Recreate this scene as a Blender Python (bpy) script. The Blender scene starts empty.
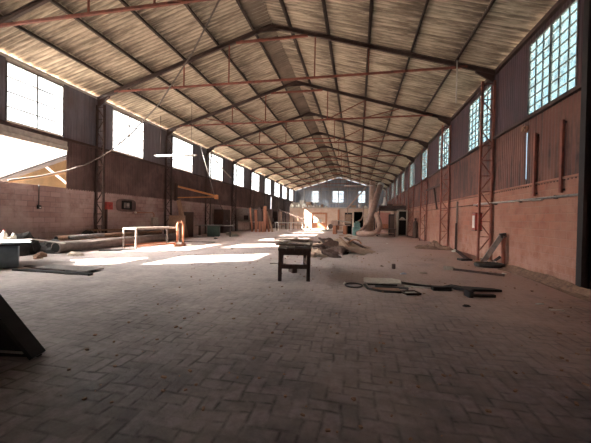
import bpy, bmesh, math, random
from mathutils import Vector, Matrix, Quaternion
random.seed(7)
S = bpy.context.scene
COL = S.collection
PI = math.pi

# ------------------------------------------------------------------ camera, sky, sun, exposure
cam_d = bpy.data.cameras.new('camera')
cam = bpy.data.objects.new('camera', cam_d)
COL.objects.link(cam)
right = Vector((0.98006083, 0.19767394, 0.02014414))
up = Vector((-0.02194461, 0.00692174, 0.99973523))
fwd = Vector((-0.19748217, 0.98024339, -0.0111216))
M = Matrix((right, up, -fwd)).transposed().to_4x4()
M.translation = (0, 0, 1.6)
cam.matrix_world = M
cam_d.sensor_width = 36.0
cam_d.lens = 306.75 / 591 * 36
cam_d.clip_start = 0.05
cam_d.clip_end = 500
S.camera = cam

SKY_LEFT, SKY_RIGHT, GLOW = 0.44, 0.32, 20.0      # open sky on the sun's side, sky on the far side, bright haze round the sun
w = bpy.data.worlds.new('sky')
S.world = w
w.use_nodes = True
nt = w.node_tree
nt.nodes.clear()
tc = nt.nodes.new('ShaderNodeTexCoord')
def sky_dot(d, a, b):
    dp = nt.nodes.new('ShaderNodeVectorMath'); dp.operation = 'DOT_PRODUCT'
    dp.inputs[1].default_value = Vector(d).normalized()
    nt.links.new(tc.outputs['Generated'], dp.inputs[0])
    mr = nt.nodes.new('ShaderNodeMapRange'); mr.interpolation_type = 'SMOOTHSTEP'
    mr.inputs['From Min'].default_value = a; mr.inputs['From Max'].default_value = b
    nt.links.new(dp.outputs['Value'], mr.inputs['Value'])
    return mr.outputs['Result']
def sky_mix(f, a, b):
    mx = nt.nodes.new('ShaderNodeMix'); mx.data_type = 'RGBA'
    nt.links.new(f, mx.inputs['Factor'])
    for k, v in (('A', a), ('B', b)):
        if isinstance(v, tuple): mx.inputs[k].default_value = (*v, 1)
        else: nt.links.new(v, mx.inputs[k])
    return mx.outputs['Result']
skyc = sky_mix(sky_dot((-1, 0.1, 0.1), -0.6, 0.4), (0.44 * SKY_RIGHT, 0.80 * SKY_RIGHT, 1.02 * SKY_RIGHT), (0.80 * SKY_LEFT, 0.93 * SKY_LEFT, 1.04 * SKY_LEFT))
skyc = sky_mix(sky_dot((-1.33, -0.92, 0.9), 0.60, 1.0), skyc, (GLOW, GLOW * 0.95, GLOW * 0.88))
bg = nt.nodes.new('ShaderNodeBackground')
nt.links.new(skyc, bg.inputs['Color'])
bg.inputs['Strength'].default_value = 1.0
wo = nt.nodes.new('ShaderNodeOutputWorld')
nt.links.new(bg.outputs['Background'], wo.inputs['Surface'])

sun_d = bpy.data.lights.new('sun', 'SUN')
sun_d.energy = 27.0
sun_d.angle = math.radians(0.8)
sun_d.color = (1.0, 0.93, 0.80)
sun = bpy.data.objects.new('sun', sun_d)
COL.objects.link(sun)
sun.location = (-40, -20, 40)
sun.rotation_mode = 'QUATERNION'
sun.rotation_quaternion = Vector((1.33, 0.92, -1.0)).to_track_quat('-Z', 'Y')

S.view_settings.view_transform = 'Standard'
S.view_settings.look = 'None'
S.view_settings.gamma = 1.0
S.view_settings.use_curve_mapping = False
S.view_settings.exposure = 1.95

# ------------------------------------------------------------------ materials
def nodes_of(name):
    m = bpy.data.materials.new(name)
    m.use_nodes = True
    t = m.node_tree
    t.nodes.clear()
    out = t.nodes.new('ShaderNodeOutputMaterial')
    b = t.nodes.new('ShaderNodeBsdfPrincipled')
    t.links.new(b.outputs['BSDF'], out.inputs['Surface'])
    return m, t, b, out

def tex(t, scale=(1, 1, 1), kind='Object'):
    c = t.nodes.new('ShaderNodeTexCoord')
    mp = t.nodes.new('ShaderNodeMapping')
    mp.inputs['Scale'].default_value = scale
    t.links.new(c.outputs[kind], mp.inputs['Vector'])
    return mp.outputs['Vector']

def noise(t, vec, scale=5, detail=4, rough=0.6):
    n = t.nodes.new('ShaderNodeTexNoise')
    n.inputs['Scale'].default_value = scale
    n.inputs['Detail'].default_value = detail
    n.inputs['Roughness'].default_value = rough
    if vec is not None: t.links.new(vec, n.inputs['Vector'])
    return n.outputs['Fac']

def rng(t, v, a, b, c=0.0, d=1.0):
    n = t.nodes.new('ShaderNodeMapRange')
    n.inputs['From Min'].default_value = a; n.inputs['From Max'].default_value = b
    n.inputs['To Min'].default_value = c; n.inputs['To Max'].default_value = d
    t.links.new(v, n.inputs['Value'])
    return n.outputs['Result']

def mixc(t, f, a, b):
    n = t.nodes.new('ShaderNodeMix'); n.data_type = 'RGBA'
    if isinstance(f, float): n.inputs['Factor'].default_value = f
    else: t.links.new(f, n.inputs['Factor'])
    for k, v in (('A', a), ('B', b)):
        if isinstance(v, tuple): n.inputs[k].default_value = (*v[:3], 1)
        else: t.links.new(v, n.inputs[k])
    return n.outputs['Result']

def math_n(t, op, a, b=None, c=None):
    n = t.nodes.new('ShaderNodeMath'); n.operation = op
    for i, v in enumerate((a, b, c)):
        if v is None: continue
        if isinstance(v, (int, float)): n.inputs[i].default_value = v
        else: t.links.new(v, n.inputs[i])
    return n.outputs[0]

def bump(t, b, h, strength=0.3, dist=0.02):
    n = t.nodes.new('ShaderNodeBump')
    n.inputs['Strength'].default_value = strength
    n.inputs['Distance'].default_value = dist
    t.links.new(h, n.inputs['Height'])
    t.links.new(n.outputs['Normal'], b.inputs['Normal'])

def mat(name, c1, c2=None, scale=6, rough=0.75, metal=0.0, stretch=(1, 1, 1), bstr=0.2, lo=0.35, hi=0.65):
    m, t, b, o = nodes_of(name)
    c2 = c2 or tuple(x * 0.6 for x in c1)
    v = tex(t, stretch)
    f = noise(t, v, scale, 5)
    t.links.new(mixc(t, rng(t, f, lo, hi), c1, c2), b.inputs['Base Color'])
    b.inputs['Roughness'].default_value = rough
    b.inputs['Metallic'].default_value = metal
    bump(t, b, f, bstr, 0.01)
    return m

def floor_mat():
    m, t, b, o = nodes_of('brick_paving')
    cs = t.nodes.new('ShaderNodeTexCoord')
    sep = t.nodes.new('ShaderNodeSeparateXYZ')
    wob = t.nodes.new('ShaderNodeTexNoise'); wob.inputs['Scale'].default_value = 0.9; wob.inputs['Detail'].default_value = 3
    t.links.new(cs.outputs['Object'], wob.inputs['Vector'])
    va = t.nodes.new('ShaderNodeVectorMath'); va.operation = 'MULTIPLY_ADD'
    t.links.new(wob.outputs['Color'], va.inputs[0]); va.inputs[1].default_value = (0.20, 0.20, 0)
    t.links.new(cs.outputs['Object'], va.inputs[2])
    t.links.new(va.outputs[0], sep.inputs[0])
    U = 0.145
    x = math_n(t, 'DIVIDE', sep.outputs[0], U); y = math_n(t, 'DIVIDE', sep.outputs[1], U)
    i = math_n(t, 'FLOOR', x); j = math_n(t, 'FLOOR', y)
    fx = math_n(t, 'FRACT', x); fy = math_n(t, 'FRACT', y)
    k = math_n(t, 'FLOORED_MODULO', math_n(t, 'SUBTRACT', i, j), 4.0)
    def eq(n): return math_n(t, 'COMPARE', k, float(n), 0.1)
    e0, e1, e2, e3 = eq(0), eq(1), eq(2), eq(3)
    g = 0.085
    def edge(d, ex):           # joint strength at distance d (0..1) unless ex
        s = rng(t, d, 0.0, g * 2, 1.0, 0.0)
        return math_n(t, 'MULTIPLY', s, math_n(t, 'SUBTRACT', 1.0, ex))
    ifx = math_n(t, 'SUBTRACT', 1.0, fx); ify = math_n(t, 'SUBTRACT', 1.0, fy)
    jn = math_n(t, 'MAXIMUM', math_n(t, 'MAXIMUM', edge(fx, e1), edge(ifx, e0)), math_n(t, 'MAXIMUM', edge(fy, e2), edge(ify, e3)))
    idx = math_n(t, 'SUBTRACT', i, e1); idy = math_n(t, 'SUBTRACT', j, e2)
    cmb = t.nodes.new('ShaderNodeCombineXYZ')
    t.links.new(idx, cmb.inputs[0]); t.links.new(idy, cmb.inputs[1])
    wn = t.nodes.new('ShaderNodeTexWhiteNoise'); wn.noise_dimensions = '2D'
    t.links.new(cmb.outputs[0], wn.inputs['Vector'])
    r = wn.outputs['Value']
    pos = cs.outputs['Object']
    n1 = noise(t, pos, 0.55, 6, 0.65); n2 = noise(t, pos, 7, 5, 0.7); n3 = noise(t, pos, 38, 3, 0.6); n4 = noise(t, pos, 1.6, 5, 0.7)
    brick = mixc(t, r, (0.072, 0.060, 0.073), (0.175, 0.145, 0.167))
    brick = mixc(t, rng(t, n2, 0.4, 0.7), brick, (0.058, 0.046, 0.053))
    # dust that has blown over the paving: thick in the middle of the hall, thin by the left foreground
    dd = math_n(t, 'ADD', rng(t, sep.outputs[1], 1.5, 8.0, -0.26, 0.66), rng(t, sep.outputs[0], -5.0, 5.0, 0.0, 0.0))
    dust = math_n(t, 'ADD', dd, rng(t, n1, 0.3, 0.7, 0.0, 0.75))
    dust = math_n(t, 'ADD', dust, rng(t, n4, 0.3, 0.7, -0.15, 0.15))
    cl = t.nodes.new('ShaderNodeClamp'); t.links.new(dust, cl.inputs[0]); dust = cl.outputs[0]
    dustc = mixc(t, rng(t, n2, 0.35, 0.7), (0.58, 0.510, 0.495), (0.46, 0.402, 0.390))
    redz = math_n(t, 'MAXIMUM', rng(t, sep.outputs[0], -2.0, 4.5, 0.0, 0.8), rng(t, sep.outputs[1], 8.0, 18.0, 0.0, 0.42))  # red wall bounce painted into the dust at right; far dust also warmed
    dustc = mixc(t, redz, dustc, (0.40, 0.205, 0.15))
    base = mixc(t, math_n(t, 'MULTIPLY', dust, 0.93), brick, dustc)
    openj = math_n(t, 'MULTIPLY', rng(t, noise(t, pos, 2.6, 5, 0.75), 0.44, 0.60), math_n(t, 'SUBTRACT', 1.0, math_n(t, 'MULTIPLY', dust, 1.0)))
    jm = math_n(t, 'MULTIPLY', jn, math_n(t, 'ADD', math_n(t, 'MULTIPLY', openj, 0.95), 0.10))
    base = mixc(t, jm, base, (0.020, 0.015, 0.015))
    # oil and rubbish stains
    st = rng(t, noise(t, pos, 0.9, 6, 0.7), 0.60, 0.72, 0.0, 0.55)
    base = mixc(t, st, base, (0.08, 0.06, 0.055))
    t.links.new(base, b.inputs['Base Color'])
    ro = math_n(t, 'ADD', math_n(t, 'MULTIPLY', dust, 0.35), rng(t, n2, 0.3, 0.7, 0.46, 0.62))
    t.links.new(ro, b.inputs['Roughness'])
    b.inputs['Specular IOR Level'].default_value = 0.6
    h = math_n(t, 'SUBTRACT', math_n(t, 'ADD', math_n(t, 'MULTIPLY', r, 0.35), math_n(t, 'MULTIPLY', n3, 0.25)), math_n(t, 'MULTIPLY', jm, 0.8))
    h = math_n(t, 'ADD', h, math_n(t, 'MULTIPLY', n2, 0.8))
    bump(t, b, h, 0.42, 0.02)
    return m

def block_mat(name, c1, c2, c3, mortar, dark):
    m, t, b, o = nodes_of(name)
    c = t.nodes.new('ShaderNodeTexCoord')
    sp = t.nodes.new('ShaderNodeSeparateXYZ'); t.links.new(c.outputs['Object'], sp.inputs[0])
    cm = t.nodes.new('ShaderNodeCombineXYZ')
    t.links.new(math_n(t, 'ADD', sp.outputs[0], sp.outputs[1]), cm.inputs[0]); t.links.new(sp.outputs[2], cm.inputs[1])
    br = t.nodes.new('ShaderNodeTexBrick')
    br.inputs['Scale'].default_value = 1.0
    br.inputs['Brick Width'].default_value = 0.5; br.inputs['Row Height'].default_value = 0.235
    br.inputs['Mortar Size'].default_value = 0.014; br.inputs['Mortar Smooth'].default_value = 0.6
    br.inputs['Color1'].default_value = (*c1, 1); br.inputs['Color2'].default_value = (*c2, 1); br.inputs['Mortar'].default_value = (*mortar, 1)
    t.links.new(cm.outputs[0], br.inputs['Vector'])
    pos = c.outputs['Object']
    n1 = noise(t, pos, 0.5, 6, 0.65); n2 = noise(t, pos, 2.2, 6, 0.7); n3 = noise(t, pos, 14, 4)
    col = mixc(t, rng(t, n1, 0.42, 0.64, 0, 0.85), br.outputs['Color'], c3)
    col = mixc(t, rng(t, n2, 0.52, 0.75, 0, 0.7), col, dark)
    # pale dust thrown up on the lower courses
    low = math_n(t, 'MULTIPLY', rng(t, sp.outputs[2], 0.1, 1.7, 0.7, 0.0), rng(t, n2, 0.35, 0.6))
    col = mixc(t, low, col, tuple(min(1, x * 1.25 + 0.05) for x in c3))
    t.links.new(col, b.inputs['Base Color'])
    b.inputs['Roughness'].default_value = 0.88
    hh = math_n(t, 'SUBTRACT', math_n(t, 'MULTIPLY', n3, 0.4), math_n(t, 'MULTIPLY', br.outputs['Fac'], 0.8))
    bump(t, b, hh, 0.5, 0.02)
    return m

def sheet_mat(name, c1, c2, c3, streak=(2.6, 2.6, 0.22), rough=0.6, metal=0.0):
    m, t, b, o = nodes_of(name)
    v = tex(t, streak)
    f1 = noise(t, v, 1.6, 6, 0.7)
    pos = tex(t)
    f2 = noise(t, pos, 0.7, 5, 0.65)
    col = mixc(t, rng(t, f1, 0.42, 0.58), c1, c2)
    col = mixc(t, rng(t, f2, 0.45, 0.68), col, c3)
    t.links.new(col, b.inputs['Base Color'])
    b.inputs['Roughness'].default_value = rough
    b.inputs['Metallic'].default_value = metal
    bump(t, b, f1, 0.15, 0.01)
    return m

def roof_mat():
    m, t, b, o = nodes_of('fibre_cement_roofing')
    pos = tex(t)
    n1 = noise(t, tex(t, (0.25, 2.2, 0.25)), 2.4, 6, 0.7)      # run-off streaks down the slope
    n2 = noise(t, pos, 0.45, 6, 0.65)
    n3 = noise(t, tex(t, (0.5, 5, 0.5)), 3.0, 4, 0.7)
    col = mixc(t, rng(t, n2, 0.35, 0.68), (0.60, 0.50, 0.39), (0.49, 0.405, 0.31))
    col = mixc(t, rng(t, n1, 0.46, 0.66, 0, 0.85), col, (0.145, 0.110, 0.082))
    col = mixc(t, rng(t, n3, 0.52, 0.68, 0, 0.65), col, (0.13, 0.10, 0.075))
    # grime gathered at the sheet laps (every 1.8 m down the slope)
    sp = t.nodes.new('ShaderNodeSeparateXYZ'); t.links.new(pos, sp.inputs[0])
    d = math_n(t, 'ABSOLUTE', math_n(t, 'ADD', sp.outputs[0], 4.17))
    fr = math_n(t, 'FRACT', math_n(t, 'DIVIDE', math_n(t, 'ADD', d, 0.9), 1.8))
    lap = math_n(t, 'MULTIPLY', rng(t, fr, 0.35, 1.0, 0, 1.0), rng(t, n1, 0.34, 0.56, 0.0, 1.0))
    col = mixc(t, lap, col, (0.11, 0.083, 0.065))
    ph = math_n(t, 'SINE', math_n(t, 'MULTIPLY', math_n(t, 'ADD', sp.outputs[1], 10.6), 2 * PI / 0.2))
    gr = math_n(t, 'MULTIPLY', rng(t, ph, -0.1, 1.0), rng(t, n2, 0.25, 0.6, 0.25, 0.62))  # shade of the corrugations painted into the colour, darker in each trough
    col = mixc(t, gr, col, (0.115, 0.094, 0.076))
    t.links.new(col, b.inputs['Base Color'])
    b.inputs['Roughness'].default_value = 0.9
    return m

def glass_mat(name, tint, dirt, amount):
    m, t, b, o = nodes_of(name)
    t.nodes.remove(b)
    tr = t.nodes.new('ShaderNodeBsdfTransparent')
    c = t.nodes.new('ShaderNodeTexCoord')
    mp = t.nodes.new('ShaderNodeMapping'); mp.inputs['Scale'].default_value = (1.0, 2.4, 3.3)
    t.links.new(c.outputs['Object'], mp.inputs['Vector'])
    vo = t.nodes.new('ShaderNodeTexVoronoi'); vo.inputs['Scale'].default_value = 1.0; vo.inputs['Randomness'].default_value = 0.15
    t.links.new(mp.outputs[0], vo.inputs['Vector'])
    sx = t.nodes.new('ShaderNodeSeparateColor'); t.links.new(vo.outputs['Color'], sx.inputs[0])
    f = rng(t, sx.outputs[0], 0.55, 1.0, 0.0, 1.0)
    t.links.new(mixc(t, f, tint, tuple(x * 0.72 for x in tint)), tr.inputs['Color'])
    df = t.nodes.new('ShaderNodeBsdfTranslucent'); df.inputs['Color'].default_value = (*dirt, 1)
    gl = t.nodes.new('ShaderNodeBsdfGlossy'); gl.inputs['Roughness'].default_value = 0.15
    m1 = t.nodes.new('ShaderNodeMixShader'); m1.inputs[0].default_value = amount
    t.links.new(tr.outputs[0], m1.inputs[1]); t.links.new(df.outputs[0], m1.inputs[2])
    m2 = t.nodes.new('ShaderNodeMixShader'); m2.inputs[0].default_value = 0.04
    t.links.new(m1.outputs[0], m2.inputs[1]); t.links.new(gl.outputs[0], m2.inputs[2])
    t.links.new(m2.outputs[0], o.inputs['Surface'])
    return m

K = {}
K['floor'] = floor_mat()
K['block_red'] = block_mat('red_washed_blockwork', (0.315, 0.116, 0.074), (0.24, 0.086, 0.056), (0.34, 0.18, 0.135), (0.26, 0.13, 0.095), (0.16, 0.066, 0.048))
K['block_grey'] = block_mat('stained_blockwork', (0.42, 0.29, 0.28), (0.29, 0.18, 0.175), (0.48, 0.39, 0.38), (0.19, 0.13, 0.128), (0.22, 0.125, 0.12))
K['block_tan'] = block_mat('partition_blockwork', (0.50, 0.335, 0.25), (0.45, 0.295, 0.22), (0.56, 0.42, 0.34), (0.42, 0.26, 0.18), (0.40, 0.22, 0.15))
K['rust_sheet'] = sheet_mat('rusty_cladding', (0.125, 0.042, 0.030), (0.045, 0.018, 0.016), (0.17, 0.066, 0.045))
K['rust_dark'] = sheet_mat('dark_rusty_cladding', (0.105, 0.058, 0.054), (0.065, 0.037, 0.036), (0.17, 0.105, 0.098))
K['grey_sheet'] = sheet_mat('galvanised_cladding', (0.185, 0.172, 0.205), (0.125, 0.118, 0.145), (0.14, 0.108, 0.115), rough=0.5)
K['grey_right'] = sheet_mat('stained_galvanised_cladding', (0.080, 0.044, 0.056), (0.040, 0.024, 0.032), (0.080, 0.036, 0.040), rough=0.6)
K['gable'] = sheet_mat('gable_cladding', (0.19, 0.205, 0.25), (0.10, 0.11, 0.135), (0.15, 0.14, 0.155), rough=0.5)
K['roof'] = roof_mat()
K['ridge'] = sheet_mat('ridge_sheeting', (0.20, 0.155, 0.120), (0.14, 0.105, 0.085), (0.25, 0.19, 0.15), streak=(0.3, 3, 0.3), rough=0.9)
K['glass_left'] = glass_mat('clear_window_glass', (0.93, 0.95, 0.96), (0.8, 0.85, 0.9), 0.06)
K['glass_right'] = glass_mat('dusty_window_glass', (0.66, 0.84, 0.88), (0.55, 0.62, 0.66), 0.22)
K['frame'] = mat('window_steel', (0.10, 0.085, 0.085), (0.06, 0.05, 0.05), 12, 0.6)
K['frame_pale'] = mat('pale_sill_paint', (0.55, 0.50, 0.46), (0.40, 0.35, 0.32), 6, 0.7)
K['red_steel'] = mat('oxide_red_steel', (0.25, 0.070, 0.045), (0.15, 0.046, 0.034), 5, 0.65)
K['dark_steel'] = mat('dark_brown_steel', (0.068, 0.034, 0.028), (0.040, 0.022, 0.020), 5, 0.65)
K['purlin'] = mat('purlin_steel', (0.075, 0.048, 0.038), (0.045, 0.030, 0.026), 5, 0.7)
K['black'] = mat('black_steel', (0.020, 0.016, 0.018), (0.012, 0.010, 0.011), 5, 0.6)
K['pale_steel'] = mat('worn_pale_steel', (0.52, 0.47, 0.43), (0.36, 0.31, 0.28), 9, 0.5)
K['grey_steel'] = mat('dull_grey_steel', (0.24, 0.21, 0.20), (0.15, 0.13, 0.125), 9, 0.5)
K['worn'] = mat('worn_brown_grey_steel', (0.22, 0.18, 0.16), (0.13, 0.10, 0.088), 9, 0.5)
K['blue_steel'] = mat('blue_grey_enamel', (0.20, 0.25, 0.29), (0.14, 0.18, 0.21), 4, 0.45)
K['pale_blue'] = mat('pale_blue_sheet', (0.38, 0.45, 0.47), (0.28, 0.34, 0.37), 4, 0.4)
K['orange'] = mat('weathered_orange_paint', (0.62, 0.28, 0.10), (0.48, 0.20, 0.08), 6, 0.6)
K['rust_bright'] = mat('bright_rust', (0.42, 0.17, 0.085), (0.28, 0.105, 0.06), 6, 0.8)
K['red_paint'] = mat('red_paint', (0.38, 0.045, 0.035), (0.24, 0.03, 0.028), 6, 0.5)
K['white'] = mat('off_white', (0.72, 0.69, 0.64), (0.58, 0.54, 0.50), 9, 0.6)
K['teal'] = mat('teal_machine_paint', (0.15, 0.27, 0.245), (0.11, 0.20, 0.185), 6, 0.5)
K['green'] = mat('dark_green_machine_paint', (0.060, 0.105, 0.080), (0.04, 0.07, 0.055), 6, 0.5)
K['wood'] = mat('dusty_brown_wood', (0.33, 0.195, 0.13), (0.21, 0.12, 0.082), 4, 0.8, stretch=(6, 6, 0.7))
K['wood_dark'] = mat('dark_old_wood', (0.095, 0.050, 0.038), (0.055, 0.030, 0.024), 4, 0.7, stretch=(6, 6, 0.7))
K['wood_red'] = mat('reddish_timber', (0.42, 0.165, 0.088), (0.31, 0.115, 0.065), 4, 0.75, stretch=(6, 6, 0.7))
K['wood_pale'] = mat('pale_grey_wood', (0.40, 0.34, 0.29), (0.27, 0.225, 0.195), 4, 0.8, stretch=(6, 6, 0.7))
K['duct'] = mat('dusty_duct_metal', (0.33, 0.205, 0.160), (0.24, 0.148, 0.115), 4, 0.6)
K['pipe'] = mat('dusty_grey_pipe', (0.20, 0.155, 0.14), (0.12, 0.09, 0.083), 4, 0.7)
K['rubber'] = mat('black_rubber', (0.028, 0.024, 0.024), (0.018, 0.016, 0.016), 8, 0.7)
K['dirt'] = mat('heaped_dirt', (0.46, 0.335, 0.26), (0.33, 0.235, 0.18), 7, 0.95, bstr=0.6)
K['rubble'] = mat('brown_rubble', (0.22, 0.125, 0.085), (0.12, 0.068, 0.050), 9, 0.95, bstr=0.6)
K['rag'] = mat('dirty_pale_cloth', (0.56, 0.49, 0.41), (0.40, 0.34, 0.29), 7, 0.9)
K['pink'] = mat('faded_red_panel', (0.42, 0.185, 0.145), (0.34, 0.145, 0.115), 3, 0.8)
K['dark_void'] = mat('shade_and_panel_black', (0.012, 0.010, 0.010), (0.008, 0.007, 0.007), 5, 0.95)  # near-black painted in for shade inside openings, also for plain dark panels
K['rope'] = mat('dusty_cable', (0.17, 0.14, 0.125), (0.11, 0.09, 0.08), 20, 0.8)
K['earth'] = mat('outside_earth', (0.50, 0.40, 0.30), (0.42, 0.33, 0.25), 0.6, 0.95)
K['shed_roof'] = mat('darkened_shed_sheet', (0.062, 0.058, 0.055), (0.046, 0.043, 0.041), 2, 0.95)  # shed colours lowered so the sunlit shed does not overexpose
K['shed_wall'] = mat('tan_plaster', (0.105, 0.062, 0.026), (0.078, 0.046, 0.019), 2, 0.9)
K['blue_bag'] = mat('pale_blue_plastic', (0.45, 0.50, 0.58), (0.33, 0.37, 0.45), 20, 0.5)

# ------------------------------------------------------------------ mesh collector
class MB:
    def __init__(s): s.bm = bmesh.new()
    def box(s, c, d, rz=0.0, rx=0.0, ry=0.0, bev=0.0):
        m = Matrix.Translation(c) @ Matrix.Rotation(rz, 4, 'Z') @ Matrix.Rotation(ry, 4, 'Y') @ Matrix.Rotation(rx, 4, 'X') @ Matrix.Diagonal((d[0], d[1], d[2], 1))
        r = bmesh.ops.create_cube(s.bm, size=1.0, matrix=m)
        if bev:
            es = {e for v in r['verts'] for e in v.link_edges}
            bmesh.ops.bevel(s.bm, geom=list(es), offset=bev, segments=2, affect='EDGES', profile=0.5)
        return s
    def bar(s, a, b, wd, hh, upv=(0, 0, 1)):
        a = Vector(a); b = Vector(b); d = b - a
        z = d.normalized(); u = Vector(upv)
        if abs(z.dot(u)) > 0.98: u = Vector((0, 1, 0))
        x = u.cross(z).normalized(); y = z.cross(x)
        R = Matrix((x, y, z)).transposed().to_4x4()
        m = Matrix.Translation((a + b) / 2) @ R @ Matrix.Diagonal((wd, hh, d.length, 1))
        bmesh.ops.create_cube(s.bm, size=1.0, matrix=m)
        return s
    def ibeam(s, a, b, wd, hh, t=0.02):
        a = Vector(a); b = Vector(b)
        z = (b - a).normalized(); u = Vector((0, 0, 1))
        y = (u - z * u.dot(z)).normalized()
        s.bar(a + y * (hh / 2), b + y * (hh / 2), wd, t * 1.5)
        s.bar(a - y * (hh / 2), b - y * (hh / 2), wd, t * 1.5)
        s.bar(a, b, t, hh)
        return s
    def tube(s, pts, r, n=10, caps=True, radii=None):
        pts = [Vector(p) for p in pts]
        rings = []; prev = None
        for i, p in enumerate(pts):
            d = (pts[min(i + 1, len(pts) - 1)] - pts[max(i - 1, 0)]).normalized()
            if prev is None:
                u = Vector((0, 0, 1)) if abs(d.z) < 0.9 else Vector((1, 0, 0))
                x = u.cross(d).normalized()
            else:
                x = (prev - d * prev.dot(d)).normalized()
            prev = x
            y = d.cross(x)
            rr = radii[i] if radii else r
            rings.append([s.bm.verts.new(p + (x * math.cos(2 * PI * k / n) + y * math.sin(2 * PI * k / n)) * rr) for k in range(n)])
        for A, B in zip(rings, rings[1:]):
            for k in range(n): 
                f = s.bm.faces.new((A[k], A[(k + 1) % n], B[(k + 1) % n], B[k])); f.smooth = True
        if caps:
            s.bm.faces.new(list(reversed(rings[0]))); s.bm.faces.new(rings[-1])
        return s
    def lathe(s, prof, c=(0, 0, 0), n=20):
        rings = []
        for (r, z) in prof:
            rings.append([s.bm.verts.new((c[0] + r * math.cos(2 * PI * k / n), c[1] + r * math.sin(2 * PI * k / n), c[2] + z)) for k in range(n)])
        for A, B in zip(rings, rings[1:]):
            for k in range(n):
                f = s.bm.faces.new((A[k], A[(k + 1) % n], B[(k + 1) % n], B[k])); f.smooth = True
        s.bm.faces.new(list(reversed(rings[0]))); s.bm.faces.new(rings[-1])
        return s
    def prism(s, pts, d):
        """extrude polygon pts (3D) along vector d"""
        d = Vector(d); A = [s.bm.verts.new(Vector(p)) for p in pts]; B = [s.bm.verts.new(Vector(p) + d) for p in pts]
        n = len(pts)
        s.bm.faces.new(list(reversed(A))); s.bm.faces.new(B)
        for k in range(n): s.bm.faces.new((A[k], A[(k + 1) % n], B[(k + 1) % n], B[k]))
        return s
    def blob(s, c, d, seed=0, rough=0.25, sub=2, flat=True):
        rnd = random.Random(seed)
        r = bmesh.ops.create_icosphere(s.bm, subdivisions=sub, radius=1.0)
        ph = [rnd.uniform(0, 6) for _ in range(6)]
        for v in r['verts']:
            p = v.co.copy()
            q = 1 + rough * (math.sin(3.1 * p.x + ph[0]) * math.sin(2.7 * p.y + ph[1]) + 0.6 * math.sin(5.3 * p.z + ph[2] + 3 * p.x) + rnd.uniform(-0.35, 0.35))
            z = p.z * q * d[2]
            if flat and z < 0: z *= 0.0
            v.co = Vector((c[0] + p.x * q * d[0], c[1] + p.y * q * d[1], c[2] + z))
        return s
    def heap(s, c, rx, ry, h, seed=0, n=26, rough=0.35):
        rnd = random.Random(seed)
        ph = [rnd.uniform(0, 6) for _ in range(8)]
        g = []
        for i in range(n + 1):
            row = []
            for j in range(n + 1):
                u = -1 + 2 * i / n; v = -1 + 2 * j / n
                rr = math.sqrt(u * u + v * v) * (1 + 0.18 * math.sin(3 * math.atan2(v, u) + ph[0]) + 0.1 * math.sin(7 * math.atan2(v, u) + ph[1]))
                b = max(0.0, 1 - rr)
                z = h * (b ** 0.9) * (1 + rough * (math.sin(6 * u + ph[2]) * math.cos(5 * v + ph[3]) + 0.7 * math.sin(11 * u + 9 * v + ph[4])) + rnd.uniform(-0.22, 0.22) * rough * 2)
                row.append(s.bm.verts.new((c[0] + u * rx, c[1] + v * ry, c[2] + max(0.0, z) - (0.004 if b <= 0 else -0.002))))
            g.append(row)
        for i in range(n):
            for j in range(n): s.bm.faces.new((g[i][j], g[i + 1][j], g[i + 1][j + 1], g[i][j + 1]))
        # bottom
        return s
    def build(s, name, m, parent=None, loc=(0, 0, 0), rz=0.0):
        bmesh.ops.recalc_face_normals(s.bm, faces=s.bm.faces)
        me = bpy.data.meshes.new(name)
        s.bm.to_mesh(me); s.bm.free()
        me.materials.append(K[m] if isinstance(m, str) else m)
        o = bpy.data.objects.new(name, me)
        COL.objects.link(o)
        if parent: o.parent = parent
        o.location = loc; o.rotation_euler = (0, 0, rz)
        return o

def tag(o, label=None, cat=None, group=None, kind=None):
    if label: o['label'] = label
    if cat: o['category'] = cat
    if group: o['group'] = group
    if kind: o['kind'] = kind
    return o
def thing(name, label, cat, loc=(0, 0, 0), rz=0.0, group=None):
    o = bpy.data.objects.new(name, None); COL.objects.link(o)
    o.location = loc; o.rotation_euler = (0, 0, rz); o.empty_display_size = 0.2
    return tag(o, label, cat, group)
def struct(o): o['kind'] = 'structure'; return o
def copy_tree(o, parent=None):
    c = o.copy(); COL.objects.link(c)
    if parent: c.parent = parent
    for ch in list(o.children): copy_tree(ch, c)
    return c
ORD = ['first', 'second', 'third', 'fourth', 'fifth', 'sixth', 'seventh', 'eighth', 'ninth', 'tenth', 'eleventh', 'twelfth']

# ------------------------------------------------------------------ the hall
XL, XR, XM = -13.84, 5.5, -4.17
Y0, BAY, NB = 7.95, 6.06, 10
YF, YN = 68.55, -10.3
RIDGE, SL = 10.92, 0.303
def roof_z(x): return RIDGE - SL * abs(x - XM)

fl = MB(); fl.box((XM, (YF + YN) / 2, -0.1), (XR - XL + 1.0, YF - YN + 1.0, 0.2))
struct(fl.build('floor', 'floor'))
gr = MB(); gr.box((-4, 30, -0.35), (360, 360, 0.2))
struct(gr.build('ground', 'earth'))

# left and right wall openings (y0, y1)
WL = [(3.7, 6.2), (9.75, 12.2), (15.2, 17.8), (21.0, 23.9), (26.95, 29.85), (32.8, 35.9), (38.8, 41.95), (44.7, 47.8), (50.3, 53.6), (55.9, 59.3), (61.8, 65.6)]
WR = [(-2.6, -0.1), (3.4, 5.9), (9.3, 11.68), (14.6, 17.3), (20.4, 23.3), (26.5, 29.4), (32.4, 35.3), (38.8, 41.7), (44.8, 47.7), (50.4, 53.5), (57.0, 60.2), (63.0, 66.0)]
ZSL, ZTL = 5.27, 7.66
ZSR, ZTR = 5.15, 7.55
BT = 2.82                       # top of the blockwork
OPEN_L = [(4.4, 6.0), (8.95, 12.33)]   # low openings in the left cladding

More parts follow.
